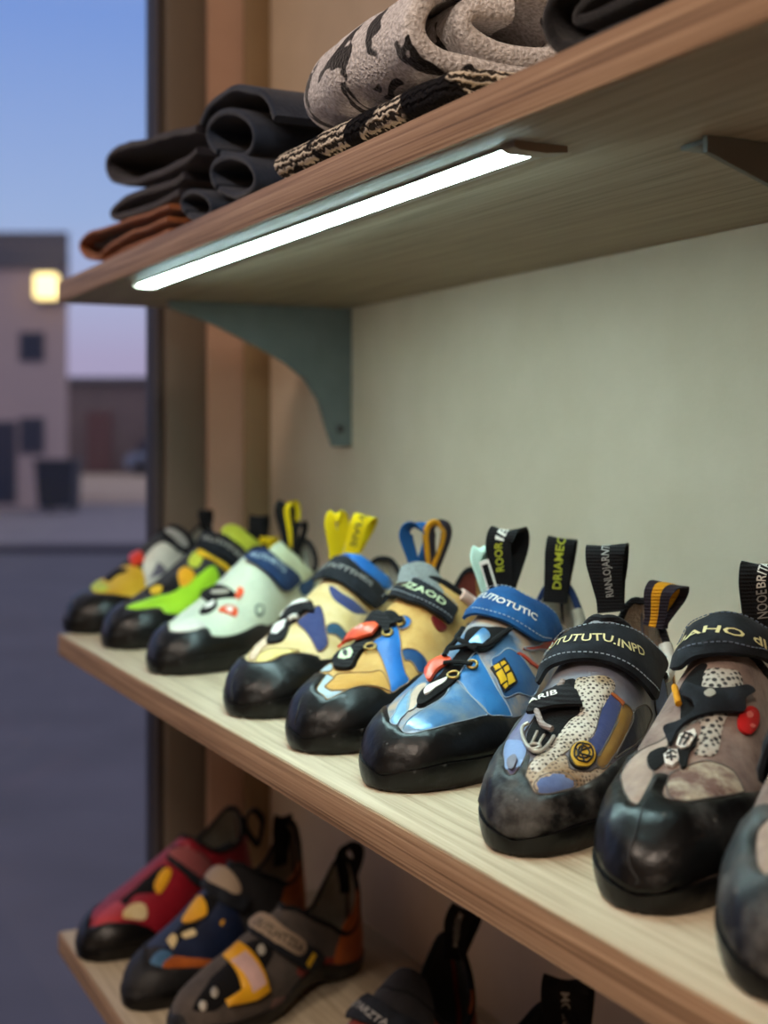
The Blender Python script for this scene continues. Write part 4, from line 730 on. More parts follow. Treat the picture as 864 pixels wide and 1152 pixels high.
{'loc':[-0.4794,0.368,0.989],'rot':0.6169,'W':0.0385,'seam':'seam_grey','sole_s':1.05,'upper':'stone_suede','lining':'grey_lining','collar':'black_webbing','label':'stone grey climbing shoe with red badge and black letter strap','group':'climbing shoes on the middle shelf','panels':[{'n':'rand','m':'rubber_gloss','p':[(0,-1.03),(0,-0.6),(0,0),(0,0.6),(0,1.03),(0.08,1.03),(0.3,1.03),(0.6,1.03),(0.95,1.03),(0.93,1.0),(0.7508,1.063),(0.3892,0.763),(0.2337,0.482),(0.1573,0.304),(0.1238,0.183),(0.1238,0.023),(0.1662,-0.014),(0.2135,-0.023),(0.2135,-0.108),(0.1753,-0.117),(0.1083,-0.145),(0.0903,-0.201),(0.1238,-0.304),(0.1989,-0.435),(0.2976,-0.585),(0.3143,-0.576),(0.3369,-0.454),(0.42,-0.9),(0.6,-0.98),(0.93,-1.02),(0.95,-1.03),(0.6,-1.03),(0.3,-1.03),(0.08,-1.03)],'off':0.0022,'bev':0.0035,'step':0.0045,'crin':0.001},{'n':'side_panel','m':'pale_stone','p':[(0.3143,-0.567),(0.3199,-0.407),(0.3199,-0.229),(0.3312,-0.145),(0.3031,-0.117),(0.2976,-0.183),(0.2811,-0.248),(0.244,-0.192),(0.2185,-0.126),(0.1662,-0.126),(0.1046,-0.145),(0.0973,-0.201),(0.1278,-0.304),(0.1941,-0.417)],'off':0.001,'label':'pale stone suede panel'},{'n':'toe_panel','m':'chalky_suede','p':[(0.2037,-0.014),(0.2388,0.023),(0.2757,0.155),(0.2866,0.286),(0.2921,0.407),(0.2757,0.52),(0.2597,0.538),(0.1618,0.304),(0.1278,0.173),(0.1319,0.033)],'off':0.0016,'bev':0.008,'label':'scuffed chalky toe panel'},{'n':'mesh_panel','m':'grey_knit','p':[(0.4427,-0.014),(0.4909,-0.042),(0.503,0.014),(0.5151,0.155),(0.5332,0.286),(0.503,0.332),(0.4308,0.267),(0.3833,0.229),(0.3087,0.229),(0.2866,0.089),(0.3087,0.061),(0.3542,0.07),(0.3892,0.005)],'off':0.0016,'bev':0.006,'label':'grey knit mesh with dark holes'},{'n':'throat','m':'black_cloth','p':[(0.3599,-0.08),(0.4069,-0.145),(0.4548,-0.239),(0.4909,-0.229),(0.5151,-0.145),(0.5151,-0.042),(0.4909,-0.042),(0.4427,-0.005),(0.4069,-0.023),(0.3774,-0.005)],'off':0.0006,'lay':0.0004},{'n':'lace_hole','m':'black_cloth','p':[(0.2811,-0.248),(0.2976,-0.201),(0.2976,-0.108),(0.2597,-0.08),(0.2286,-0.145)],'off':0.0006,'lay':0.0008},{'n':'badge','m':'red_print','p':[(0.4789,0.529),(0.4427,0.501),(0.4129,0.454),(0.401,0.398),(0.401,0.351),(0.4188,0.332),(0.4427,0.351),(0.4728,0.407),(0.4909,0.464),(0.497,0.51)],'off':0.0012,'lay':0.0018,'bev':0.001,'label':'red oval badge','sub':[{'n':'badge_mark','m':'pale_red','p':[(0.4608,0.445),(0.4487,0.435),(0.4427,0.417),(0.4367,0.398),(0.4427,0.389),(0.4487,0.389),(0.4608,0.417),(0.4608,0.426)],'off':0.0004,'step':0.003,'bev':0.0005},{'n':'badge_mark','m':'pale_red','p':[(0.4427,0.482),(0.4367,0.473),(0.4308,0.464),(0.4248,0.435),(0.4248,0.426),(0.4308,0.435),(0.4367,0.445),(0.4427,0.473)],'off':0.0004,'step':0.003,'bev':0.0005}]},{'n':'lace_strap','m':'ink_webbing','p':[(0.3426,-0.173),(0.3542,-0.08),(0.3833,-0.005),(0.4069,-0.033),(0.4248,-0.136),(0.4548,-0.136),(0.4427,-0.033),(0.4427,0.089),(0.4668,0.229),(0.503,0.342),(0.5091,0.407),(0.4668,0.342),(0.4367,0.351),(0.4069,0.239),(0.3833,0.098),(0.3599,-0.005),(0.3312,-0.061),(0.2921,-0.07),(0.3143,-0.126)],'off':0.003,'lay':0.004,'bev':0.002,'label':'black lace strap with rivet','sub':[{'n':'rivet','m':'grey_metal','p':[(0.4248,0.117),(0.4188,0.108),(0.4129,0.089),(0.4129,0.061),(0.4188,0.042),(0.4248,0.052),(0.4308,0.07),(0.4308,0.098)],'off':0.0015}]},{'n':'tab_plate','m':'white_print','p':[(0.2976,-0.042),(0.3256,-0.042),(0.3426,0.033),(0.3312,0.052),(0.2976,0.033),(0.2866,-0.005)],'off':0.0012,'lay':0.003,'sm':False,'bev':0.001},{'n':'tab_plate','m':'white_print','p':[(0.2704,-0.098),(0.2866,-0.07),(0.2866,-0.023),(0.2597,0.005),(0.2388,-0.014),(0.244,-0.061)],'off':0.0012,'lay':0.002,'sm':False,'bev':0.001},{'n':'lace_tab','m':'black_cloth','p':[(0.2866,-0.023),(0.2921,0.014),(0.3312,0.052),(0.3087,0.07),(0.2866,0.042),(0.244,0.052),(0.2388,0.023)],'off':0.0014,'lay':0.002},{'n':'strap','m':'ink_webbing','p':[(0.5392,-0.379),(0.5812,-0.361),(0.6458,-0.379),(0.7134,-0.361),(0.6574,-0.173),(0.6574,-0.014),(0.6631,0.126),(0.6857,0.258),(0.735,0.389),(0.847,0.501),(0.8841,0.567),(0.8681,0.613),(0.7765,0.585),(0.6801,0.51),(0.6226,0.417),(0.5573,0.258),(0.5272,0.108),(0.5151,-0.005),(0.5091,-0.136),(0.497,-0.229)],'off':0.0036,'lay':0.0065,'bev':0.002,'label':'black hook and loop strap with cream letters','text':[{'s':'UAHO dlo B','line':[(0.5871,-0.342),(0.5752,-0.201),(0.5752,-0.07),(0.5752,0.061),(0.5871,0.173),(0.6167,0.304),(0.6574,0.417),(0.7024,0.501)],'h':0.00621,'m':'cream_print','flip':False}]}],'cords':[{'n':'rubber_seam','m':'seam_rubber','p':[(0.1121,-0.061,0.0022),(0.0453,-0.098,0.0022),(0.0168,-0.183,0.0022),(0.0011,-0.623,0.0022),(0.0001,-0.876,0.0022)],'r':0.0006},{'n':'tab_mark','m':'black_print','p':[(0.2921,-0.014,0.0046),(0.3087,-0.014,0.0046),(0.3256,-0.005,0.0046)],'r':0.0005},{'n':'tab_mark','m':'black_print','p':[(0.2921,0.005,0.0046),(0.3087,0.014,0.0046),(0.3256,0.023,0.0046)],'r':0.0005},{'n':'tab_mark','m':'black_print','p':[(0.3143,-0.023,0.0046),(0.3087,0.023,0.0046)],'r':0.0005},{'n':'tab_mark','m':'black_print','p':[(0.3256,-0.014,0.0046),(0.3199,0.042,0.0046)],'r':0.0005},{'n':'tab_mark','m':'black_print','p':[(0.265,-0.07,0.0036),(0.2757,-0.042,0.0036),(0.2704,-0.014,0.0036)],'r':0.0005},{'n':'tab_mark','m':'black_print','p':[(0.2544,-0.061,0.0036),(0.2597,-0.033,0.0036),(0.2597,-0.005,0.0036)],'r':0.0005},{'n':'tab_mark','m':'black_print','p':[(0.2811,-0.061,0.0036),(0.2492,-0.023,0.0036)],'r':0.0005},{'n':'trim_stripe','m':'amber_webbing','p':[(0.4668,-0.267,0.003),(0.4308,-0.192,0.003),(0.4069,-0.145,0.003)],'r':0.0018}],'ribbons':[{'n':'pull_loop','m':'black_webbing','p':[(0.00582,0.21606,0.09628),(0.00595,0.21613,0.10478),(0.00585,0.21409,0.11647),(0.00575,0.21206,0.12816),(0.00618,0.21467,0.13418),(0.00724,0.22236,0.13666),(0.00878,0.23428,0.13418),(0.00889,0.23593,0.1271),(0.00792,0.22986,0.11541),(0.00673,0.22209,0.10407),(0.00661,0.22203,0.09628)],'w':(0.8126,0.6019,0.02),'wd':[0.02084,0.02084,0.02241,0.02397,0.02397,0.02397,0.02397,0.02241,0.02084,0.02084,0.02084],'th':0.002,'text':[{'s':'BRITA','m':'white_print','u':(0.28,0.46),'h':-0.28,'v':0.04,'flip':False},{'s':'NOOE','m':'grey_print','u':(0.1,0.27),'h':-0.32,'v':0.04,'flip':False}]},{'n':'pull_loop','m':'black_webbing','p':[(0.03246,0.2259,0.10159),(0.03312,0.22625,0.10782),(0.03352,0.22476,0.11637),(0.03391,0.22327,0.12493),(0.03499,0.22588,0.12933),(0.03702,0.23308,0.13115),(0.03968,0.24401,0.12933),(0.03954,0.24529,0.12415),(0.03721,0.23929,0.11559),(0.03449,0.23174,0.1073),(0.03389,0.23141,0.10159)],'w':(0.883,0.4694,0.0),'wd':[0.01556,0.01556,0.01556,0.01556,0.01556,0.01556,0.01556,0.01556,0.01556,0.01556,0.01556],'th':0.002}],'stitch':[{'m':'navy_thread','p':[(0.599,-0.342),(0.6744,-0.342),(0.6342,-0.155),(0.6342,0.005),(0.6516,0.155),(0.6744,0.276),(0.7296,0.417)],'off':0.0107},{'m':'navy_thread','p':[(0.5392,-0.248),(0.5332,-0.145),(0.5332,-0.023),(0.5452,0.098),(0.5692,0.248),(0.6342,0.398)],'off':0.0107}]},
{'loc':[-0.3787,0.3549,0.989],'rot':0.6169,'W':0.0365,'sole_s':1.05,'upper':'stone_suede','lining':'grey_lining','collar':'black_webbing','label':'black and stone climbing shoe closest to the viewer,cut off by the frame','group':'climbing shoes on the middle shelf','panels':[{'n':'rand','m':'rubber_dusty','p':[(0,-1.03),(0,-0.6),(0,0),(0,0.6),(0,1.03),(0.08,1.03),(0.3,1.03),(0.6,1.03),(0.95,1.03),(0.93,1.0),(0.6,0.93),(0.153,0.258),(0.0973,0.033),(0.1401,-0.052),(0.0835,-0.173),(0.1046,-0.267),(0.1486,-0.314),(0.2235,-0.342),(0.2544,-0.304),(0.2811,-0.201),(0.42,-0.9),(0.6,-0.98),(0.93,-1.02),(0.95,-1.03),(0.6,-1.03),(0.3,-1.03),(0.08,-1.03)],'off':0.0022,'bev':0.0035,'step':0.0045,'crin':0.001},{'n':'side_panel','m':'pale_stone','p':[(0.2811,-0.192),(0.2492,-0.286),(0.2235,-0.332),(0.1444,-0.304),(0.1083,-0.267),(0.0868,-0.173),(0.153,-0.08),(0.2337,-0.098)],'off':0.001,'label':'pale stone suede panel'},{'n':'strap','m':'ink_webbing','p':[(0.5,-0.7),(0.5,0.0),(0.5,0.7),(0.6,0.75),(0.6,0.0),(0.6,-0.75)],'off':0.0036,'lay':0.0055,'bev':0.002},{'n':'throat','m':'black_cloth','p':[(0.3,-0.12),(0.3,0.12),(0.5,0.3),(0.5,-0.3)],'off':0.0008}],'ribbons':[{'n':'pull_loop','m':'black_webbing','p':[(0.00474,0.21486,0.09781),(0.00522,0.21511,0.10494),(0.00561,0.21333,0.11474),(0.00599,0.21156,0.12453),(0.00667,0.2143,0.12958),(0.00783,0.22205,0.13166),(0.00927,0.23391,0.12958),(0.00909,0.2354,0.12364),(0.00763,0.22908,0.11384),(0.00597,0.22106,0.10434),(0.00553,0.22083,0.09781)],'w':(0.883,0.4694,0.0),'wd':[0.01644,0.01644,0.01644,0.01644,0.01644,0.01644,0.01644,0.01644,0.01644,0.01644,0.01644],'th':0.002}]},
{'loc':[-0.825,0.3564,0.989],'rot':0.5121,'seam':'seam_tan','sole_s':1.0,'opt':[(0.6,0),(0.66,0.36),(0.74,0.54),(0.82,0.62),(0.9,0.6),(0.955,0.42),(0.985,0)],'upper':'tan_suede','lining':'rust_lining','collar':'black_webbing','label':'tan climbing shoe with bright blue stripe and orange lace tab','group':'climbing shoes on the middle shelf','panels':[{'n':'rand','m':'rubber','p':[(0,-1.03),(0,-0.6),(0,0),(0,0.6),(0,1.03),(0.08,1.03),(0.3,1.03),(0.6,1.03),(0.95,1.03),(0.93,1.0),(0.6,0.93),(0.3658,0.623),(0.2704,0.576),(0.1893,0.604),(0.1707,0.473),(0.1444,0.361),(0.1159,0.267),(0.0835,0.229),(0.0559,0.192),(0.0381,0.117),(0.0505,-0.005),(0.0706,-0.126),(0.1159,-0.164),(0.1707,-0.229),(0.2337,-0.492),(0.42,-0.9),(0.6,-0.98),(0.93,-1.02),(0.95,-1.03),(0.6,-1.03),(0.3,-1.03),(0.08,-1.03)],'off':0.0022,'bev':0.0035,'step':0.0045},{'n':'trim_panel','m':'ice_blue','p':[(0.1707,-0.22),(0.1573,-0.126),(0.1319,-0.042),(0.0903,-0.052),(0.0769,-0.014),(0.0675,0.061),(0.0868,0.211),(0.1121,0.239),(0.0559,0.192),(0.0404,0.108),(0.0505,-0.005),(0.0675,-0.117),(0.1159,-0.164)],'off':0.0012,'label':'ice blue trim between suede and rubber'},{'n':'trim_panel','m':'ice_blue','p':[(0.2388,-0.51),(0.2597,-0.473),(0.2811,-0.445),(0.2286,-0.248),(0.1941,-0.239)],'off':0.001},{'n':'toe_panel','m':'honey_suede','p':[(0.0868,-0.033),(0.1319,-0.042),(0.1618,-0.061),(0.1846,0.033),(0.2086,0.173),(0.2337,0.258),(0.2135,0.417),(0.1941,0.557),(0.1753,0.464),(0.1486,0.342),(0.1159,0.267),(0.0868,0.211),(0.0706,0.052)],'off':0.0022,'bev':0.006,'label':'honey toe panel'},{'n':'side_stripe','m':'bright_blue','p':[(0.3369,-0.033),(0.3599,-0.005),(0.3833,0.023),(0.4129,0.07),(0.3716,0.201),(0.3199,0.332),(0.2866,0.464),(0.2757,0.576),(0.2337,0.585),(0.1941,0.595),(0.2185,0.426),(0.2544,0.258),(0.2976,0.098)],'off':0.0022,'label':'bright blue stripe'},{'n':'side_stripe','m':'bright_blue','p':[(0.4129,0.07),(0.4367,0.052),(0.4487,0.108),(0.4427,0.192),(0.4188,0.201),(0.401,0.145)],'off':0.002},{'n':'arch_stripe','m':'dark_blue','p':[(0.3426,0.286),(0.3716,0.379),(0.3833,0.482),(0.3833,0.576),(0.3716,0.632),(0.3312,0.585),(0.3312,0.501),(0.3312,0.426),(0.3199,0.37)],'off':0.0018,'label':'dark blue curved stripe'},{'n':'throat','m':'black_cloth','p':[(0.2086,-0.183),(0.3143,-0.379),(0.3716,-0.398),(0.4188,-0.379),(0.4487,-0.351),(0.4849,-0.314),(0.4548,-0.023),(0.4308,0.052),(0.3833,0.042),(0.3369,-0.023),(0.2976,-0.052),(0.2135,-0.005)],'off':0.0006,'lay':0.0005},{'n':'lace_strap','m':'black_webbing','p':[(0.4188,-0.37),(0.4427,-0.361),(0.4789,-0.342),(0.4367,-0.098),(0.4129,0.023),(0.4308,0.098),(0.4188,0.136),(0.3951,0.052),(0.3774,0.07),(0.3658,0.042),(0.3892,-0.061)],'off':0.003,'lay':0.0045,'bev':0.002},{'n':'lace_tab','m':'black_webbing','p':[(0.2235,-0.22),(0.3256,-0.426),(0.3199,-0.239),(0.3369,-0.033),(0.3087,0.014),(0.2976,-0.052),(0.2135,-0.005),(0.1941,-0.033),(0.1989,-0.145)],'off':0.002,'lay':0.003,'bev':0.0012,'label':'black lace tab with pale print','sub':[{'n':'tab_print','m':'mint_print','p':[(0.244,-0.183),(0.2866,-0.248),(0.2976,-0.164),(0.2757,-0.089),(0.244,-0.052),(0.2337,-0.098)],'off':0.0006,'sm':False,'bev':0.0006},{'n':'tab_mark','m':'black_print','p':[(0.265,-0.117),(0.2544,-0.098),(0.2492,-0.108),(0.2544,-0.136),(0.265,-0.173),(0.2757,-0.192),(0.2811,-0.183),(0.2757,-0.145)],'off':0.0004,'lay':0.0058,'step':0.003,'bev':0.0005}]},{'n':'pull_tab','m':'orange_plastic','p':[(0.3312,-0.407),(0.3833,-0.407),(0.4129,-0.379),(0.3951,-0.098),(0.3833,-0.042),(0.3484,-0.042),(0.3312,-0.164),(0.3484,-0.407),(0.3143,-0.351)],'off':0.003,'lay':0.006,'sm':False,'bev':0.0015,'label':'orange lace tab','text':[{'s':'Q','line':[(0.3716,-0.258),(0.3716,-0.155)],'h':0.00359,'m':'white_print','flip':False}]},{'n':'strap','m':'ink_webbing','p':[(0.503,-0.314),(0.5332,-0.276),(0.5513,-0.258),(0.5752,-0.239),(0.5931,-0.22),(0.5871,-0.117),(0.5692,0.098),(0.5692,0.258),(0.5871,0.398),(0.6049,0.492),(0.5752,0.52),(0.5392,0.538),(0.5211,0.454),(0.503,0.351),(0.4909,0.192),(0.4849,0.061),(0.503,-0.117),(0.5272,-0.286),(0.503,-0.295)],'off':0.0034,'lay':0.0055,'bev':0.002,'label':'black hook and loop strap with pale green letters','text':[{'s':'NNNUZAOD','line':[(0.5332,-0.276),(0.5573,-0.258),(0.5692,-0.239),(0.5272,0.023),(0.5272,0.155),(0.5332,0.276),(0.5452,0.389)],'h':0.00636,'m':'mint_print','flip':False}]},{'n':'red_tab','m':'dark_red','p':[(0.503,0.361),(0.5211,0.454),(0.5392,0.538),(0.5211,0.548),(0.497,0.501),(0.4909,0.417)],'off':0.0012,'lay':0.0015},{'n':'quarter_panel','m':'dark_blue','p':[(0.66,0.66),(0.72,0.68),(0.76,0.86),(0.7,0.94),(0.64,0.86)],'off':0.0012}],'cords':[{'n':'eyelet','m':'brass','p':[(0.32176,0.005,0.0035),(0.31794,0.03517,0.0035),(0.3087,0.04767,0.0035),(0.29946,0.03517,0.0035),(0.29564,0.005,0.0035),(0.29946,-0.02517,0.0035),(0.3087,-0.03767,0.0035),(0.31794,-0.02517,0.0035),(0.32176,0.005,0.0035)],'r':0.001},{'n':'eyelet','m':'brass','p':[(0.38466,0.061,0.0035),(0.38084,0.09117,0.0035),(0.3716,0.10367,0.0035),(0.36236,0.09117,0.0035),(0.35854,0.061,0.0035),(0.36236,0.03083,0.0035),(0.3716,0.01833,0.0035),(0.38084,0.03083,0.0035),(0.38466,0.061,0.0035)],'r':0.001},{'n':'eyelet','m':'brass','p':[(0.43186,0.108,0.0035),(0.42804,0.13817,0.0035),(0.4188,0.15067,0.0035),(0.40956,0.13817,0.0035),(0.40574,0.108,0.0035),(0.40956,0.07783,0.0035),(0.4188,0.06533,0.0035),(0.42804,0.07783,0.0035),(0.43186,0.108,0.0035)],'r':0.001},{'n':'rubber_seam','m':'seam_rubber','p':[(0.0429,-0.314,0.0022),(0.0168,-0.492,0.0022),(0.0099,-0.857,0.0022)],'r':0.0005},{'n':'collar_padding','m':'pink_white','p':[(0.68,0.431,0),(0.7113,0.503,0),(0.7425,0.553,0),(0.7738,0.596,0),(0.805,0.626,0),(0.8363,0.629,0),(0.8675,0.623,0),(0.8988,0.611,0),(0.93,0.547,0)],'r':0.0048}],'ribbons':[{'n':'tongue','m':'grey_melange','p':[(0.00503,0.13458,0.09747),(-0.00248,0.14641,0.10361),(-0.00799,0.15716,0.10792),(-0.01455,0.16963,0.10969)],'w':(0.829,0.5592,-0.35),'wd':[0.036,0.036,0.033,0.022],'th':0.005,'crown':0.003,'ac':6,'label':'grey melange tongue'},{'n':'pull_loop','m':'blue_webbing','p':[(-0.03573,0.19127,0.10176),(-0.03677,0.19057,0.10999),(-0.03913,0.18807,0.1213),(-0.04149,0.18558,0.13262),(-0.04111,0.18692,0.13845),(-0.03808,0.19222,0.14085),(-0.03258,0.201,0.13845),(-0.03097,0.20281,0.13159),(-0.03214,0.19949,0.12027),(-0.03409,0.19491,0.1093),(-0.03313,0.19556,0.10176)],'w':(0.1889,0.9718,0.0),'wd':[0.01076,0.01076,0.01291,0.01506,0.01506,0.01506,0.01506,0.01291,0.01076,0.01076,0.01076],'th':0.002},{'n':'pull_loop','m':'plum_webbing','p':[(-0.02928,0.20362,0.09832),(-0.02905,0.20378,0.10745),(-0.02935,0.20267,0.11999),(-0.02964,0.20157,0.13253),(-0.02874,0.20326,0.13899),(-0.02645,0.20806,0.14165),(-0.02306,0.21541,0.13899),(-0.02276,0.21634,0.13139),(-0.02481,0.21243,0.11885),(-0.02734,0.20746,0.10669),(-0.02756,0.20732,0.09832)],'w':(0.1889,0.9718,0.0),'wd':[0.0101,0.0101,0.01227,0.01443,0.01443,0.01443,0.01443,0.01227,0.0101,0.0101,0.0101],'th':0.002,'stripes':[{'m':'amber_webbing','a':(-1,-0.1)}]}],'stitch':[{'m':'pale_thread','p':[(0.5151,-0.286),(0.5392,-0.276),(0.5151,-0.126),(0.497,0.052),(0.497,0.192),(0.5091,0.342),(0.5392,0.51)],'off':0.0094},{'m':'pale_thread','p':[(0.5692,-0.061),(0.5573,0.126),(0.5633,0.276),(0.5812,0.398),(0.5871,0.473)],'off':0.0094}]},
{'loc':[-0.9488,0.3586,0.989],'rot':0.6169,'seam':'seam_tan','sole_s':1.0,'hs':0.97,'upper':'cream_suede','lining':'grey_lining','collar':'black_webbing','label':'cream climbing shoe with navy stripe and two yellow heel loops','group':'climbing shoes on the middle shelf','panels':[{'n':'rand','m':'rubber','p':[(0,-1.03),(0,-0.6),(0,0),(0,0.6),(0,1.03),(0.08,1.03),(0.3,1.03),(0.6,1.03),(0.95,1.03),(0.93,1.0),(0.6,0.93),(0.2492,0.585),(0.2235,0.464),(0.2037,0.323),(0.1846,0.22),(0.1444,0.126),(0.0903,0.08),(0.0769,0.005),(0.0769,-0.08),(0.1121,-0.332),(0.42,-0.9),(0.6,-0.98),(0.93,-1.02),(0.95,-1.03),(0.6,-1.03),(0.3,-1.03),(0.08,-1.03)],'off':0.0022,'bev':0.0035,'step':0.0045},{'n':'side_panel','m':'pink_cream','p':[(0.1159,-0.276),(0.2704,-0.482),(0.3087,-0.445),(0.3484,-0.435),(0.2337,-0.183),(0.1846,-0.201),(0.0973,-0.117)],'off':0.001},{'n':'toe_panel','m':'pale_yellow','p':[(0.0802,-0.08),(0.136,-0.145),(0.1799,-0.08),(0.1893,0.042),(0.1989,0.211),(0.1486,0.117),(0.0973,0.061),(0.0769,0.005)],'off':0.0018,'bev':0.006,'label':'pale yellow toe panel'},{'n':'side_stripe','m':'navy_suede','p':[(0.3426,-0.061),(0.3774,-0.033),(0.4188,0.052),(0.3892,0.173),(0.3426,0.286),(0.2921,0.426),(0.2388,0.398),(0.3031,0.089)],'off':0.002,'label':'navy stripe'},{'n':'arch_stripe','m':'teal_suede','p':[(0.3599,0.276),(0.3892,0.351),(0.3951,0.492),(0.3951,0.604),(0.3599,0.538),(0.3484,0.417),(0.3312,0.323)],'off':0.0016,'label':'teal curved stripe'},{'n':'throat','m':'black_cloth','p':[(0.2286,-0.192),(0.3087,-0.323),(0.3892,-0.417),(0.4308,-0.398),(0.4728,-0.351),(0.4367,-0.07),(0.3951,0.014),(0.3542,-0.023),(0.3312,-0.117),(0.2704,-0.052),(0.2337,-0.052)],'off':0.0006,'lay':0.0005},{'n':'lace_tab','m':'black_webbing','p':[(0.2235,-0.183),(0.2976,-0.304),(0.3658,-0.361),(0.3426,-0.155),(0.2704,-0.042),(0.2337,-0.052)],'off':0.002,'lay':0.002,'bev':0.0012,'sub':[{'n':'tab_print','m':'white_print','p':[(0.2757,-0.229),(0.3426,-0.351),(0.3484,-0.192),(0.2976,-0.117),(0.265,-0.126)],'off':0.0006,'sm':False,'bev':0.0006}]},{'n':'lace_strap','m':'black_webbing','p':[(0.3951,-0.417),(0.4248,-0.389),(0.4548,-0.314),(0.4248,-0.042),(0.3833,0.061),(0.3833,-0.07),(0.3426,-0.108),(0.3951,-0.417)],'off':0.0026,'lay':0.0035,'bev':0.0015,'sub':[{'n':'tab_print','m':'white_print','p':[(0.4129,-0.417),(0.4308,-0.398),(0.4367,-0.258),(0.4188,-0.052),(0.4129,-0.192),(0.4248,-0.398),(0.4069,-0.417)],'off':0.0006,'bev':0.0006}]},{'n':'strap','m':'ink_webbing','p':[(0.5452,-0.276),(0.5871,-0.248),(0.6631,-0.192),(0.6226,0.239),(0.6857,0.529),(0.6631,0.604),(0.5931,0.623),(0.5272,0.389),(0.5211,0.033)],'off':0.0034,'lay':0.0055,'bev':0.002,'label':'black hook and loop strap with grey letters','text':[{'s':'OUTUTTTHIDS','line':[(0.5752,-0.239),(0.5692,-0.033),(0.5692,0.211),(0.6049,0.435)],'h':0.00601,'m':'grey_print','flip':False}]},{'n':'cuff_panel','m':'bright_blue','p':[(0.6744,-0.239),(0.6801,-0.052),(0.7024,0.323),(0.7663,0.51),(0.7134,0.538),(0.6401,0.314),(0.6226,0.005)],'off':0.004,'lay':0.003,'bev':0.005,'label':'bright blue padded cuff'},{'n':'cuff_panel','m':'navy_suede','p':[(0.5091,0.014),(0.503,0.267),(0.5452,0.548),(0.5752,0.641),(0.4849,0.482),(0.4608,0.201)],'off':0.001}],'cords':[{'n':'lace','m':'white_cord','p':[(0.3369,-0.126,0.005),(0.3484,-0.108,0.005),(0.3484,-0.052,0.005)],'r':0.0022},{'n':'rubber_seam','m':'seam_rubber','p':[(0.0903,-0.304,0.0022),(0.0358,-0.445,0.0022),(0.0138,-0.857,0.0022),(0.0088,-1.1,0.0022)],'r':0.0006}],'ribbons':[{'n':'pull_loop','m':'yellow_webbing','p':[(-0.03373,0.19369,0.10352),(-0.03422,0.19343,0.11189),(-0.0353,0.19172,0.12341),(-0.03638,0.19001,0.13492),(-0.03623,0.19145,0.14085),(-0.03488,0.19625,0.1433),(-0.03242,0.2039,0.14085),(-0.03169,0.20519,0.13387),(-0.03218,0.20176,0.12236),(-0.03302,0.19724,0.11119),(-0.03258,0.19747,0.10352)],'w':(0.4247,0.9053,0.0),'wd':[0.01116,0.01116,0.01156,0.01196,0.01196,0.01196,0.01196,0.01156,0.01116,0.01116,0.01116],'th':0.002},{'n':'pull_loop','m':'yellow_webbing','p':[(-0.02757,0.20673,0.10127),(-0.02513,0.20803,0.10977),(-0.02173,0.20813,0.12146),(-0.01833,0.20824,0.13316),(-0.01665,0.21117,0.13918),(-0.01609,0.21759,0.14166),(-0.01704,0.2266,0.13918),(-0.01911,0.22686,0.13209),(-0.02235,0.22038,0.1204),(-0.02545,0.21261,0.10906),(-0.02769,0.21142,0.10127)],'w':(0.836,0.5577,-0.25),'wd':[0.01285,0.01285,0.01445,0.01606,0.01606,0.01606,0.01606,0.01445,0.01285,0.01285,0.01285],'th':0.002,'text':[{'s':'SIVIA','m':'navy_print','u':(0.14,0.46),'h':-0.42,'v':0,'flip':False}]}]},
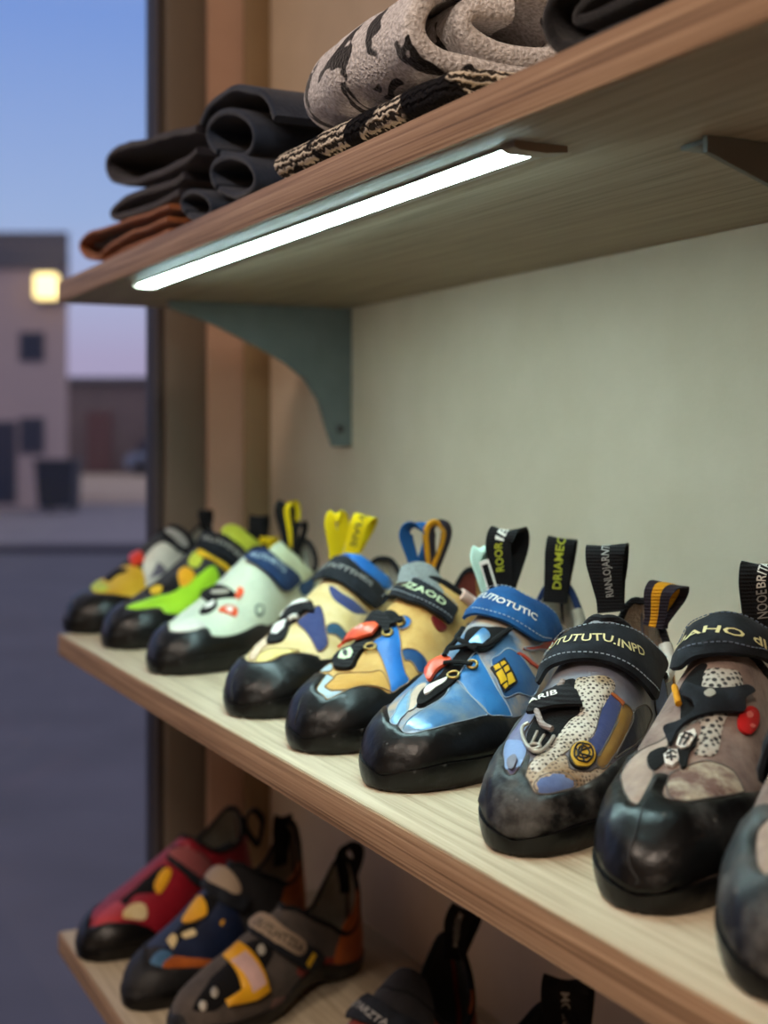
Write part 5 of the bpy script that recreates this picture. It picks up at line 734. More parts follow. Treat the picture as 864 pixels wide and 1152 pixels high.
{'loc':[-1.1581,0.3578,0.989],'rot':0.5645,'sole_s':1.0,'upper':'mint_white','lining':'grey_lining','collar':'black_webbing','label':'mint white climbing shoe with orange tab and navy strap','group':'climbing shoes on the middle shelf','panels':[{'n':'rand','m':'rubber','p':[(0,-1.03),(0,-0.6),(0,0),(0,0.6),(0,1.03),(0.08,1.03),(0.3,1.03),(0.6,1.03),(0.95,1.03),(0.93,1.0),(0.6,0.93),(0.4427,0.857),(0.3774,0.754),(0.3199,0.726),(0.244,0.726),(0.1799,0.707),(0.1278,0.623),(0.1319,0.454),(0.1238,0.351),(0.0835,0.332),(0.0559,0.192),(0.0505,-0.033),(0.0802,-0.183),(0.42,-0.9),(0.6,-0.98),(0.93,-1.02),(0.95,-1.03),(0.6,-1.03),(0.3,-1.03),(0.08,-1.03)],'off':0.0022,'bev':0.0035,'step':0.0045},{'n':'toe_panel','m':'white_leather','p':[(0.0559,-0.042),(0.1009,-0.108),(0.1573,-0.014),(0.1486,0.229),(0.1319,0.342),(0.0868,0.304),(0.0587,0.173)],'off':0.0016},{'n':'lace_tab','m':'black_webbing','p':[(0.2135,0.005),(0.2811,-0.023),(0.3087,0.014),(0.2757,0.108),(0.2235,0.098)],'off':0.0018,'lay':0.001,'sub':[{'n':'tab_print','m':'white_print','p':[(0.244,0.014),(0.2811,0.005),(0.2976,0.033),(0.2597,0.08)],'off':0.0005,'bev':0.0005}]},{'n':'throat','m':'black_cloth','p':[(0.3658,-0.37),(0.401,-0.286),(0.3658,0.173),(0.3484,0.239),(0.3199,0.061),(0.2976,-0.052),(0.3599,-0.361)],'off':0.002,'lay':0.001,'sub':[{'n':'tab_print','m':'grey_metal','p':[(0.3484,-0.126),(0.3542,-0.033),(0.3599,0.117),(0.3426,0.098),(0.3312,-0.033)],'off':0.0006}]},{'n':'pull_tab','m':'orange_plastic','p':[(0.2544,0.183),(0.2921,0.211),(0.3087,0.37),(0.2757,0.454),(0.2597,0.304)],'off':0.0016,'lay':0.001,'label':'orange tab','sub':[{'n':'tab_mark','m':'white_print','p':[(0.2704,0.258),(0.2866,0.276),(0.2921,0.342),(0.2704,0.351)],'off':0.0004,'step':0.003}]},{'n':'red_tab','m':'orange_plastic','p':[(0.3892,0.192),(0.3892,0.286),(0.3542,0.304),(0.3426,0.248)],'off':0.002,'lay':0.002},{'n':'emblem','m':'dark_green','p':[(0.4248,0.66),(0.4129,0.688),(0.3951,0.688),(0.3774,0.66),(0.3716,0.613),(0.3774,0.567),(0.3892,0.538),(0.4069,0.548),(0.4188,0.576),(0.4308,0.623)],'off':0.0008,'lay':0.0003,'bev':0.0006,'sub':[{'n':'emblem_mark','m':'mint_white','p':[(0.4129,0.641),(0.401,0.66),(0.3892,0.651),(0.3833,0.623),(0.3833,0.585),(0.3951,0.567),(0.4069,0.576),(0.4188,0.613)],'off':0.0004,'step':0.003}]},{'n':'strap','m':'navy_webbing','p':[(0.5091,0.023),(0.5452,0.023),(0.5812,0.164),(0.6167,0.426),(0.7024,0.623),(0.6857,0.679),(0.599,0.698),(0.5452,0.585),(0.5091,0.323)],'off':0.0034,'lay':0.005,'bev':0.002,'label':'navy strap with pale letters','text':[{'s':'AUTHRTO','line':[(0.5211,0.08),(0.5452,0.267),(0.599,0.52)],'h':0.00738,'m':'ice_print','flip':False}]},{'n':'tongue','m':'mint_pale','p':[(0.5931,0.229),(0.6744,0.201),(0.7024,0.361),(0.7663,0.538),(0.8247,0.613),(0.7403,0.679),(0.7079,0.613),(0.6226,0.426)],'off':0.004,'lay':0.002,'bev':0.005,'label':'pale mint tongue'},{'n':'cuff_panel','m':'dark_blue','p':[(0.7189,0.707),(0.8107,0.632),(0.8382,0.698),(0.7508,0.782)],'off':0.003,'lay':0.0005,'bev':0.004}],'ribbons':[{'n':'pull_loop','m':'black_webbing','p':[(-0.0086,0.2094,0.10024),(-0.00943,0.2089,0.10956),(-0.01092,0.20684,0.12237),(-0.0124,0.20478,0.13519),(-0.01258,0.20608,0.14179),(-0.01159,0.21087,0.1445),(-0.00944,0.2187,0.14179),(-0.00847,0.22022,0.13402),(-0.00828,0.21706,0.12121),(-0.0084,0.21279,0.10878),(-0.00764,0.21325,0.10024)],'w':(0.5654,0.8064,0.0),'wd':[0.01196,0.01196,0.01425,0.01655,0.01655,0.01655,0.01655,0.01425,0.01196,0.01196,0.01196],'th':0.002,'stripes':[{'m':'yellow_webbing','a':(0.1,0.95)}]},{'n':'pull_loop','m':'black_webbing','p':[(0.00122,0.20802,0.09181),(0.00176,0.20835,0.09881),(0.0025,0.20733,0.10845),(0.00324,0.20632,0.11808),(0.00362,0.2083,0.12304),(0.00377,0.21364,0.12509),(0.00361,0.22171,0.12304),(0.00316,0.22261,0.1172),(0.00242,0.21808,0.10757),(0.00171,0.2124,0.09823),(0.00122,0.21211,0.09181)],'w':(0.2395,0.9605,0.0),'wd':[0.00732,0.00732,0.00778,0.00824,0.00824,0.00824,0.00824,0.00778,0.00732,0.00732,0.00732],'th':0.002}]},
{'loc':[-1.3229,0.3579,0.989],'rot':0.5121,'sole_s':1.0,'upper':'charcoal_mesh','lining':'grey_lining','collar':'black_webbing','label':'lime green climbing shoe with grey letter strap and yellow tongue','group':'climbing shoes on the middle shelf','panels':[{'n':'rand','m':'rubber','p':[(0,-1.03),(0,-0.6),(0,0),(0,0.6),(0,1.03),(0.08,1.03),(0.3,1.03),(0.6,1.03),(0.95,1.03),(0.93,1.0),(0.6,0.93),(0.4487,0.829),(0.3426,0.838),(0.2337,0.763),(0.1573,0.641),(0.1486,0.473),(0.0769,0.258),(0.0505,0.098),(0.0587,-0.023),(0.42,-0.9),(0.6,-0.98),(0.93,-1.02),(0.95,-1.03),(0.6,-1.03),(0.3,-1.03),(0.08,-1.03)],'off':0.0022,'bev':0.0035,'step':0.0045},{'n':'toe_panel','m':'lime_leather','p':[(0.0706,-0.033),(0.1238,-0.005),(0.2037,0.07),(0.2597,0.239),(0.3369,0.295),(0.4248,0.361),(0.5091,0.445),(0.497,0.688),(0.3833,0.557),(0.3369,0.791),(0.2388,0.744),(0.1573,0.604),(0.153,0.435),(0.0802,0.229)],'off':0.0018,'label':'lime green leather panel'},{'n':'lace_tab','m':'black_webbing','p':[(0.2337,-0.089),(0.2976,-0.22),(0.2976,0.014),(0.3484,0.061),(0.3256,0.22),(0.2811,0.248),(0.2544,0.061)],'off':0.0018,'lay':0.0012,'sub':[{'n':'tab_print','m':'badge_yellow','p':[(0.2388,-0.033),(0.2757,-0.052),(0.2757,0.052),(0.2337,0.117),(0.2135,0.042)],'off':0.0006}]},{'n':'pull_tab','m':'amber_leather','p':[(0.3716,0.07),(0.4069,0.089),(0.4069,0.248),(0.3892,0.342),(0.3312,0.342),(0.3199,0.248)],'off':0.002,'lay':0.002,'label':'amber tab'},{'n':'side_panel','m':'lime_yellow','p':[(0.4367,0.07),(0.4849,0.014),(0.503,0.117),(0.4909,0.229),(0.4427,0.267),(0.4248,0.173)],'off':0.0014,'lay':0.001},{'n':'strap','m':'ink_webbing','p':[(0.5151,0.033),(0.6108,-0.145),(0.6167,0.117),(0.7296,0.576),(0.735,0.651),(0.6458,0.679),(0.5392,0.351)],'off':0.0034,'lay':0.005,'bev':0.002,'label':'black strap with grey letters','text':[{'s':'RUTHINNT','line':[(0.5513,0.061),(0.5812,0.276),(0.6801,0.613)],'h':0.00726,'m':'grey_print','flip':False}]},{'n':'cuff_panel','m':'badge_yellow','p':[(0.503,0.08),(0.5272,0.379),(0.6342,0.688),(0.7189,0.67),(0.6801,0.707),(0.5692,0.623),(0.4849,0.211)],'off':0.002,'lay':0.003},{'n':'tongue','m':'lime_yellow','p':[(0.6458,0.126),(0.7079,0.108),(0.7663,0.332),(0.847,0.501),(0.8201,0.585),(0.7243,0.557),(0.6401,0.295)],'off':0.004,'lay':0.004,'bev':0.005,'label':'lime yellow tongue'}],'ribbons':[{'n':'pull_loop','m':'black_webbing','p':[(0.00679,0.22098,0.08761),(0.00665,0.22089,0.09505),(0.00664,0.21937,0.10529),(0.00662,0.21786,0.11552),(0.00631,0.21945,0.12079),(0.00561,0.22441,0.12296),(0.00464,0.2322,0.12079),(0.00461,0.23339,0.11459),(0.00531,0.22964,0.10436),(0.00615,0.22477,0.09443),(0.00628,0.22486,0.08761)],'w':(0.6612,0.8079,0.0),'wd':[0.01522,0.01522,0.01624,0.01725,0.01725,0.01725,0.01725,0.01624,0.01522,0.01522,0.01522],'th':0.002},{'n':'pull_loop','m':'yellow_webbing','p':[(0.0194,0.22187,0.08509),(0.01954,0.22197,0.08804),(0.01992,0.22071,0.09209),(0.02029,0.21945,0.09615),(0.02017,0.22118,0.09823),(0.01956,0.2262,0.09909),(0.01851,0.23393,0.09823),(0.01825,0.23496,0.09578),(0.01856,0.23095,0.09172),(0.01903,0.22584,0.08779),(0.0189,0.22575,0.08509)],'w':(0.6612,0.8079,0.0),'wd':[0.01213,0.01213,0.01364,0.01516,0.01516,0.01516,0.01516,0.01364,0.01213,0.01213,0.01213],'th':0.002}]},
{'loc':[-1.4511,0.3491,0.989],'rot':0.5121,'sole_s':1.0,'L':0.235,'upper':'charcoal_mesh','lining':'grey_lining','collar':'black_webbing','label':'yellow and white climbing shoe at the window end of the shelf','group':'climbing shoes on the middle shelf','panels':[{'n':'rand','m':'rubber','p':[(0,-1.03),(0,-0.6),(0,0),(0,0.6),(0,1.03),(0.08,1.03),(0.3,1.03),(0.6,1.03),(0.95,1.03),(0.93,1.0),(0.6,0.93),(0.497,0.838),(0.2921,0.698),(0.2135,0.623),(0.1198,0.276),(0.1046,-0.005),(0.2185,-0.407),(0.42,-0.9),(0.6,-0.98),(0.93,-1.02),(0.95,-1.03),(0.6,-1.03),(0.3,-1.03),(0.08,-1.03)],'off':0.0022,'bev':0.0035,'step':0.0045},{'n':'toe_panel','m':'yellow_leather','p':[(0.2492,-0.398),(0.2704,-0.229),(0.3542,-0.145),(0.3599,0.323),(0.2921,0.66),(0.2135,0.604),(0.1238,0.258),(0.1121,-0.014)],'off':0.0016,'label':'yellow leather toe panel'},{'n':'side_panel','m':'white_leather','p':[(0.4069,0.173),(0.5211,0.173),(0.5871,0.445),(0.6744,0.67),(0.6801,0.754),(0.4728,0.66),(0.3599,0.623),(0.3143,0.529)],'off':0.0016,'label':'white leather side panel','sub':[{'n':'side_mark','m':'grey_patch','p':[(0.3542,0.482),(0.4487,0.389),(0.4728,0.576),(0.4427,0.585)],'off':0.0005,'sm':False,'bev':0.0006}]},{'n':'toe_panel','m':'lime_yellow','p':[(0.244,-0.398),(0.2757,-0.342),(0.2286,-0.061),(0.136,0.239),(0.1159,-0.023)],'off':0.0012,'lay':0.0008},{'n':'lace_tab','m':'black_webbing','p':[(0.265,-0.164),(0.3312,-0.183),(0.3369,0.005),(0.3199,0.08),(0.2811,0.005),(0.2286,-0.005)],'off':0.0016,'lay':0.0014},{'n':'pull_tab','m':'red_plastic','p':[(0.4308,-0.183),(0.4487,-0.014),(0.4069,0.183),(0.3599,0.089)],'off':0.003,'lay':0.002,'label':'red lace tab'},{'n':'throat','m':'black_cloth','p':[(0.265,-0.173),(0.3256,-0.183),(0.3599,0.108),(0.4427,0.126),(0.5211,0.183),(0.4069,0.173),(0.3484,0.201)],'off':0.001},{'n':'strap','m':'ink_webbing','p':[(0.5513,0.155),(0.6226,0.08),(0.6631,0.192),(0.7189,0.538),(0.6801,0.604),(0.5812,0.473)],'off':0.0034,'lay':0.004,'bev':0.002,'sub':[{'n':'strap_print','m':'grey_print','p':[(0.5752,0.145),(0.6108,0.183),(0.6574,0.464),(0.6226,0.501),(0.5871,0.389)],'off':0.0006}]}],'ribbons':[{'n':'pull_loop','m':'black_webbing','p':[(0.00487,0.21213,0.09388),(0.00401,0.21155,0.10039),(0.003,0.20936,0.10934),(0.002,0.20718,0.11828),(0.00117,0.20843,0.12289),(0.00027,0.21325,0.12479),(-0.00049,0.22118,0.12289),(8e-05,0.22277,0.11747),(0.00177,0.21969,0.10852),(0.00357,0.21548,0.09985),(0.00437,0.21601,0.09388)],'w':(0.6612,0.8079,0.0),'wd':[0.00976,0.00976,0.0103,0.01084,0.01084,0.01084,0.01084,0.0103,0.00976,0.00976,0.00976],'th':0.002}]},
{'loc':[-1.3622,0.3403,0.665],'rot':0.4772,'ht':[(0,0.019),(0.02,0.03),(0.06,0.038),(0.12,0.04245),(0.2,0.0469),(0.28,0.0538),(0.36,0.06315),(0.44,0.0734),(0.52,0.0831),(0.6,0.09245),(0.68,0.1021),(0.76,0.1125),(0.86,0.1189),(0.94,0.112),(1,0.098)],'sole_s':1.02,'upper':'red_leather','lining':'grey_lining','collar':'black_webbing','label':'dark red climbing shoe at the window end of the lowest shelf','group':'climbing shoes on the lowest shelf','panels':[{'n':'rand','m':'rubber','p':[(0,-1.03),(0,-0.6),(0,0),(0,0.6),(0,1.03),(0.08,1.03),(0.3,1.03),(0.6,1.03),(0.95,1.03),(0.93,1.0),(0.6,0.93),(0.2866,1.016),(0.1989,0.791),(0.1401,0.585),(0.0737,0.379),(0.0254,-0.005),(0.0429,-0.183),(0.42,-0.9),(0.6,-0.98),(0.93,-1.02),(0.95,-1.03),(0.6,-1.03),(0.3,-1.03),(0.08,-1.03)],'off':0.0022,'bev':0.0035,'step':0.0045},{'n':'side_panel','m':'coral_leather','p':[(0.0315,0.005),(0.1046,-0.061),(0.1893,-0.052),(0.153,0.183),(0.1009,0.417),(0.0587,0.276)],'off':0.001},{'n':'toe_panel','m':'cream_suede','p':[(0.1121,0.314),(0.1893,0.155),(0.2388,0.286),(0.2235,0.51),(0.1846,0.604)],'off':0.0014},{'n':'throat','m':'black_cloth','p':[(0.1989,-0.014),(0.2757,-0.014),(0.3951,0.014),(0.4308,0.155),(0.3256,0.314),(0.2597,0.07),(0.1893,0.098)],'off':0.001,'sub':[{'n':'tab_print','m':'amber_leather','p':[(0.3312,0.211),(0.4129,0.136),(0.4248,0.286),(0.3256,0.379)],'off':0.001}]},{'n':'strap','m':'ink_webbing','p':[(0.4487,0.136),(0.5151,0.005),(0.5332,0.155),(0.6401,0.716),(0.5931,0.857),(0.4849,0.632)],'off':0.003,'lay':0.004,'bev':0.002,'sub':[{'n':'strap_print','m':'dusty_red','p':[(0.4668,0.126),(0.5091,0.108),(0.6284,0.726),(0.5812,0.819),(0.4909,0.492)],'off':0.0008}]},{'n':'tongue','m':'red_leather','p':[(0.5452,0.07),(0.5812,0.145),(0.5931,0.407),(0.5452,0.361)],'off':0.004,'lay':0.004}],'ribbons':[{'n':'pull_loop','m':'black_webbing','p':[(-0.01938,0.18473,0.04907),(-0.00791,0.19306,0.05971),(0.01273,0.20806,0.06963),(-0.00493,0.20017,0.05491),(-0.01931,0.18972,0.04425)],'w':(-0.5878,0.809,0.3),'wd':0.012,'th':0.004,'crown':0,'ac':6}]},
{'loc':[-1.2259,0.3489,0.665],'rot':0.4772,'W':0.041,'sole_s':1.02,'ht':[(0,0.019),(0.02,0.03),(0.06,0.038),(0.12,0.043),(0.2,0.048),(0.28,0.056),(0.36,0.067),(0.44,0.08),(0.52,0.093),(0.6,0.104),(0.68,0.11917),(0.76,0.1331),(0.86,0.1392),(0.94,0.12992),(1,0.11368)],'lean':0.08,'opt':[(0.57,0),(0.63,0.4),(0.72,0.62),(0.82,0.72),(0.9,0.66),(0.955,0.44),(0.985,0)],'upper':'black_suede','lining':'tan_lining','collar':'black_webbing','label':'navy and orange climbing shoe with round black heel loop on the lowest shelf','group':'climbing shoes on the lowest shelf','panels':[{'n':'rand','m':'rubber_dull','p':[(0,-1.03),(0,-0.6),(0,0),(0,0.6),(0,1.03),(0.08,1.03),(0.3,1.03),(0.6,1.03),(0.95,1.03),(0.93,1.0),(0.6,0.93),(0.4069,0.969),(0.2811,0.838),(0.1573,0.67),(0.0802,0.482),(0.0505,0.173),(0.0616,0.014),(0.42,-0.9),(0.6,-0.98),(0.93,-1.02),(0.95,-1.03),(0.6,-1.03),(0.3,-1.03),(0.08,-1.03)],'off':0.0022,'bev':0.0035,'step':0.0045},{'n':'side_panel','m':'navy_leather','p':[(0.14,-0.5),(0.16,0.0),(0.16,0.6),(0.24,0.95),(0.4,0.97),(0.5,0.9),(0.47,0.4),(0.46,-0.4),(0.5,-0.9),(0.3,-0.92)],'off':0.0006},{'n':'side_panel','m':'steel_blue','p':[(0.0645,0.08),(0.1401,0.014),(0.1444,0.276),(0.0868,0.435)],'off':0.001},{'n':'toe_panel','m':'orange_suede','p':[(0.0903,0.314),(0.1401,0.295),(0.2037,0.529),(0.2921,0.773),(0.2704,0.829),(0.1573,0.651),(0.0868,0.473)],'off':0.0016,'label':'orange panel above the toe rubber'},{'n':'throat','m':'black_cloth','p':[(0.1486,0.07),(0.2235,-0.033),(0.3199,-0.061),(0.4188,-0.108),(0.4728,0.155),(0.401,0.267),(0.3199,0.211),(0.2286,0.145)],'off':0.001,'sub':[{'n':'tab_print','m':'cream_suede','p':[(0.1989,-0.023),(0.244,-0.033),(0.2235,0.07),(0.1707,0.145)],'off':0.001},{'n':'tab_print','m':'cream_suede','p':[(0.2544,0.061),(0.2921,0.155),(0.2811,0.258),(0.244,0.164)],'off':0.001}]},{'n':'pull_tab','m':'amber_leather','p':[(0.3087,-0.08),(0.4188,-0.145),(0.3716,0.183),(0.3143,0.07)],'off':0.002,'lay':0.002},{'n':'side_stripe','m':'amber_leather','p':[(0.3484,0.258),(0.3774,0.286),(0.4668,0.81),(0.4427,0.829)],'off':0.0014,'sm':False},{'n':'side_stripe','m':'amber_leather','p':[(0.3599,0.258),(0.3716,0.323),(0.3031,0.632),(0.2866,0.595)],'off':0.0014,'sm':False},{'n':'strap','m':'ink_webbing','p':[(0.4668,-0.248),(0.5272,-0.258),(0.5211,0.361),(0.5452,0.567),(0.4789,0.567),(0.4248,0.183)],'off':0.0034,'lay':0.005,'bev':0.002,'sub':[{'n':'strap_print','m':'tan_print','p':[(0.4789,-0.145),(0.5332,-0.258),(0.5211,0.361),(0.4789,0.351),(0.4608,0.07)],'off':0.0006}]},{'n':'heel_panel','m':'orange_suede','p':[(0.72,0.95),(0.8,0.72),(0.88,0.66),(0.955,0.5),(1.0,0.25),(1.0,-0.4),(1.0,1.2),(0.85,1.2),(0.72,1.15)],'off':0.0016,'label':'orange heel panel'}],'ribbons':[{'n':'pull_loop','m':'black_webbing','p':[(-0.02225,0.20521,0.09993),(-0.03163,0.19839,0.11551),(-0.03297,0.19742,0.12876),(-0.02574,0.20268,0.1377),(-0.01823,0.20813,0.12776),(-0.01877,0.20774,0.11551),(-0.02145,0.20579,0.09993)],'w':(-0.3856,0.956,0.1),'wd':0.012,'th':0.0032,'crown':0,'ac':6},{'n':'pull_loop','m':'black_webbing','p':[(-0.00192,0.21795,0.07894),(-0.00174,0.21808,0.08947),(-0.00108,0.21686,0.10393),(-0.00042,0.21564,0.1184),(-0.00078,0.21742,0.12585),(-0.00218,0.22252,0.12892),(-0.00449,0.23036,0.12585),(-0.00497,0.23137,0.11709),(-0.00409,0.22725,0.10262),(-0.00289,0.22201,0.08859),(-0.00305,0.22188,0.07894)],'w':(0.2945,0.9556,0.0),'wd':[0.01525,0.01525,0.0162,0.01715,0.01715,0.01715,0.01715,0.0162,0.01525,0.01525,0.01525],'th':0.002}]},
{'loc':[-1.1359,0.3659,0.665],'rot':0.4598,'ht':[(0,0.019),(0.02,0.03),(0.06,0.038),(0.12,0.042),(0.2,0.046),(0.28,0.052),(0.36,0.06),(0.44,0.068),(0.52,0.075),(0.6,0.083),(0.68,0.094),(0.76,0.108),(0.86,0.118),(0.94,0.112),(1,0.098)],'W':0.041,'sole_s':1.02,'lean':0.04,'opt':[(0.58,0),(0.64,0.44),(0.72,0.68),(0.82,0.82),(0.9,0.76),(0.955,0.5),(0.985,0)],'wt':[(0,0.0),(0.008,0.22),(0.03,0.44),(0.07,0.63),(0.13,0.79),(0.2,0.91),(0.29,1.0),(0.38,0.98),(0.48,0.88),(0.58,0.76),(0.68,0.69),(0.78,0.8024),(0.86,0.8024),(0.93,0.6844),(0.975,0.4484),(1,0.0)],'upper':'ash_suede','lining':'grey_lining','collar':'black_webbing','label':'ash grey climbing shoe with pink and yellow tag and orange heel','group':'climbing shoes on the lowest shelf','panels':[{'n':'rand','m':'rubber_dull','p':[(0,-1.03),(0,-0.6),(0,0),(0,0.6),(0,1.03),(0.08,1.03),(0.3,1.03),(0.6,1.03),(0.95,1.03),(0.93,1.0),(0.7243,1.372),(0.5211,1.278),(0.3774,1.278),(0.2086,1.1),(0.0706,0.969),(0.0077,0.735),(0.0218,-0.782),(0.42,-0.9),(0.6,-0.98),(0.93,-1.02),(0.95,-1.03),(0.6,-1.03),(0.3,-1.03),(0.08,-1.03)],'off':0.0022,'bev':0.0035,'step':0.0045},{'n':'throat','m':'black_cloth','p':[(0.0254,0.258),(0.1401,0.005),(0.2811,-0.023),(0.3833,-0.023),(0.4248,0.314),(0.3542,0.464),(0.1753,0.492),(0.0706,0.698)],'off':0.001,'sub':[{'n':'lace_bit','m':'grey_metal','p':[(0.0587,0.501),(0.0505,0.576),(0.0429,0.567),(0.0381,0.473),(0.0404,0.351),(0.0479,0.286),(0.0559,0.304),(0.0616,0.389)],'off':0.002},{'n':'lace_bit','m':'grey_metal','p':[(0.1198,0.332),(0.1046,0.398),(0.0938,0.407),(0.0903,0.332),(0.0973,0.239),(0.1159,0.173),(0.1278,0.173),(0.1278,0.239)],'off':0.002},{'n':'lace_bit','m':'grey_metal','p':[(0.3892,0.286),(0.3774,0.314),(0.3599,0.295),(0.3599,0.248),(0.3658,0.192),(0.3833,0.164),(0.3951,0.183),(0.3951,0.239)],'off':0.002}]},{'n':'hang_tag','m':'amber_leather','p':[(0.2757,-0.089),(0.3542,-0.07),(0.2976,0.754),(0.2388,0.782),(0.1198,0.716),(0.1159,0.585),(0.1941,0.538)],'off':0.003,'lay':0.006,'sm':False,'bev':0.001,'label':'yellow and pink tag','sub':[{'n':'tag_face','m':'pink_card','p':[(0.2544,0.08),(0.3199,0.136),(0.2866,0.641),(0.2235,0.66)],'off':0.0006,'sm':False,'bev':0.0006}]},{'n':'strap','m':'ink_webbing','p':[(0.4188,-0.117),(0.5211,-0.314),(0.497,0.239),(0.5573,0.632),(0.6631,0.913),(0.6458,0.979),(0.5812,1.016),(0.4909,0.81),(0.4069,0.379)],'off':0.0034,'lay':0.005,'bev':0.002,'label':'black strap with tan letter band','text':[{'s':'OUTLHTZEA','line':[(0.4548,-0.108),(0.4487,0.295),(0.5151,0.66)],'h':0.01,'m':'black_print','flip':False}],'sub':[{'n':'strap_print','m':'tan_print','p':[(0.4308,-0.117),(0.5151,-0.304),(0.4909,0.276),(0.5452,0.641),(0.4849,0.67),(0.4188,0.323)],'off':0.0005},{'n':'strap_mark','m':'badge_yellow','p':[(0.5151,0.819),(0.5752,0.782),(0.5931,0.838),(0.5332,0.894)],'off':0.0006,'sm':False}]},{'n':'quarter_panel','m':'red_suede','p':[(0.4909,0.876),(0.6631,0.951),(0.7456,0.979),(0.7296,1.175),(0.6574,1.344)],'off':0.001},{'n':'side_panel','m':'dusty_pink','p':[(0.3087,1.082),(0.3369,0.922),(0.4188,1.035),(0.4789,1.278),(0.3833,1.278),(0.3312,1.297)],'off':0.001},{'n':'heel_panel','m':'orange_suede','p':[(0.74,0.95),(0.8,0.76),(0.88,0.68),(0.955,0.5),(1.0,0.25),(1.0,-0.4),(1.0,1.2),(0.85,1.2),(0.74,1.15)],'off':0.0016,'label':'orange heel panel'}],'ribbons':[{'n':'pull_loop','m':'black_webbing','p':[(0.00169,0.23508,0.07129),(0.00159,0.235,0.0805),(0.00084,0.23319,0.09316),(0.0001,0.23138,0.10582),(0.00075,0.23337,0.11234),(0.00286,0.23947,0.11503),(0.00623,0.24902,0.11234),(0.00679,0.25045,0.10467),(0.00527,0.24579,0.09201),(0.00326,0.23978,0.07973),(0.00336,0.23985,0.07129)],'w':(0.2078,0.9705,0.0),'wd':[0.01366,0.01366,0.01457,0.01548,0.01548,0.01548,0.01548,0.01457,0.01366,0.01366,0.01366],'th':0.002}]},
{'loc':(-0.905,0.383,0.665),'rot':0.54,'sole_s':1.02,'opt':[(0.55,0),(0.59,0.45),(0.68,0.78),(0.8,0.88),(0.9,0.78),(0.955,0.5),(0.985,0)],'ht':[(0,0.019),(0.02,0.03),(0.06,0.038),(0.12,0.04245),(0.2,0.0469),(0.28,0.0538),(0.36,0.06315),(0.44,0.0734),(0.52,0.0831),(0.6,0.09245),(0.68,0.1021),(0.76,0.1125),(0.86,0.1189),(0.94,0.112),(1,0.098)],'hs':0.95,'upper':'red_suede','lining':'black_lining','collar':'black_webbing','label':'red and lavender climbing shoe with black collar partly under the middle shelf','group':'climbing shoes on the lowest shelf','panels':[{'n':'rand','m':'rubber','p':[(0,-1.03),(0,-0.6),(0,0),(0,0.6),(0,1.03),(0.08,1.03),(0.3,1.03),(0.6,1.03),(0.95,1.03),(0.93,1.0),(0.7,0.9),(0.5,0.8),(0.3,0.5),(0.18,0.2),(0.2,-0.2),(0.3,-0.5),(0.42,-0.9),(0.6,-0.98),(0.93,-1.02),(0.95,-1.03),(0.6,-1.03),(0.3,-1.03),(0.08,-1.03)],'off':0.0022,'bev':0.0035,'step':0.0045},{'n':'side_panel','m':'lavender_leather','p':[(0.4188,-0.51),(0.4487,-0.473),(0.4487,-0.464),(0.3716,-0.155),(0.3599,-0.286)],'off':0.001},{'n':'strap','m':'ink_webbing','p':[(0.4548,-0.464),(0.497,-0.435),(0.5452,-0.398),(0.5513,-0.398),(0.503,-0.145),(0.4789,0.211),(0.5091,0.464),(0.4668,0.473),(0.4188,0.267),(0.4069,-0.061)],'off':0.0034,'lay':0.005,'bev':0.002,'label':'black strap with white letters','text':[{'s':'OXTARZTA','line':[(0.4909,-0.445),(0.4909,-0.435),(0.4248,0.014),(0.4188,0.201)],'h':0.00641,'m':'grey_print','flip':False}]},{'n':'tongue','m':'black_suede','p':[(0.48,-0.85),(0.48,0.0),(0.48,0.85),(0.58,0.72),(0.64,0.5),(0.65,0.0),(0.64,-0.5),(0.58,-0.72)],'off':0.002,'bev':0.005},{'n':'heel_trim','m':'orange_suede','p':[(0.86,0.8),(0.9,0.74),(0.955,0.56),(0.97,0.56),(0.93,0.8),(0.87,0.86)],'off':0.0014}],'ribbons':[{'n':'pull_loop','m':'black_webbing','p':[(0.00592,0.22222,0.08112),(0.00712,0.22298,0.08967),(0.00849,0.22237,0.10142),(0.00987,0.22176,0.11317),(0.01106,0.22429,0.11922),(0.01241,0.23049,0.12171),(0.01363,0.23955,0.11922),(0.01285,0.24024,0.1121),(0.01042,0.23455,0.10035),(0.00781,0.22756,0.08896),(0.0067,0.22686,0.08112)],'w':(0.7371,0.7047,-0.25),'wd':[0.01864,0.01864,0.02097,0.0233,0.0233,0.0233,0.0233,0.02097,0.01864,0.01864,0.01864],'th':0.002,'text':[{'s':'MARHDOM','m':'grey_print','u':(0.12,0.42),'h':-0.3,'v':0,'flip':False}]}]},
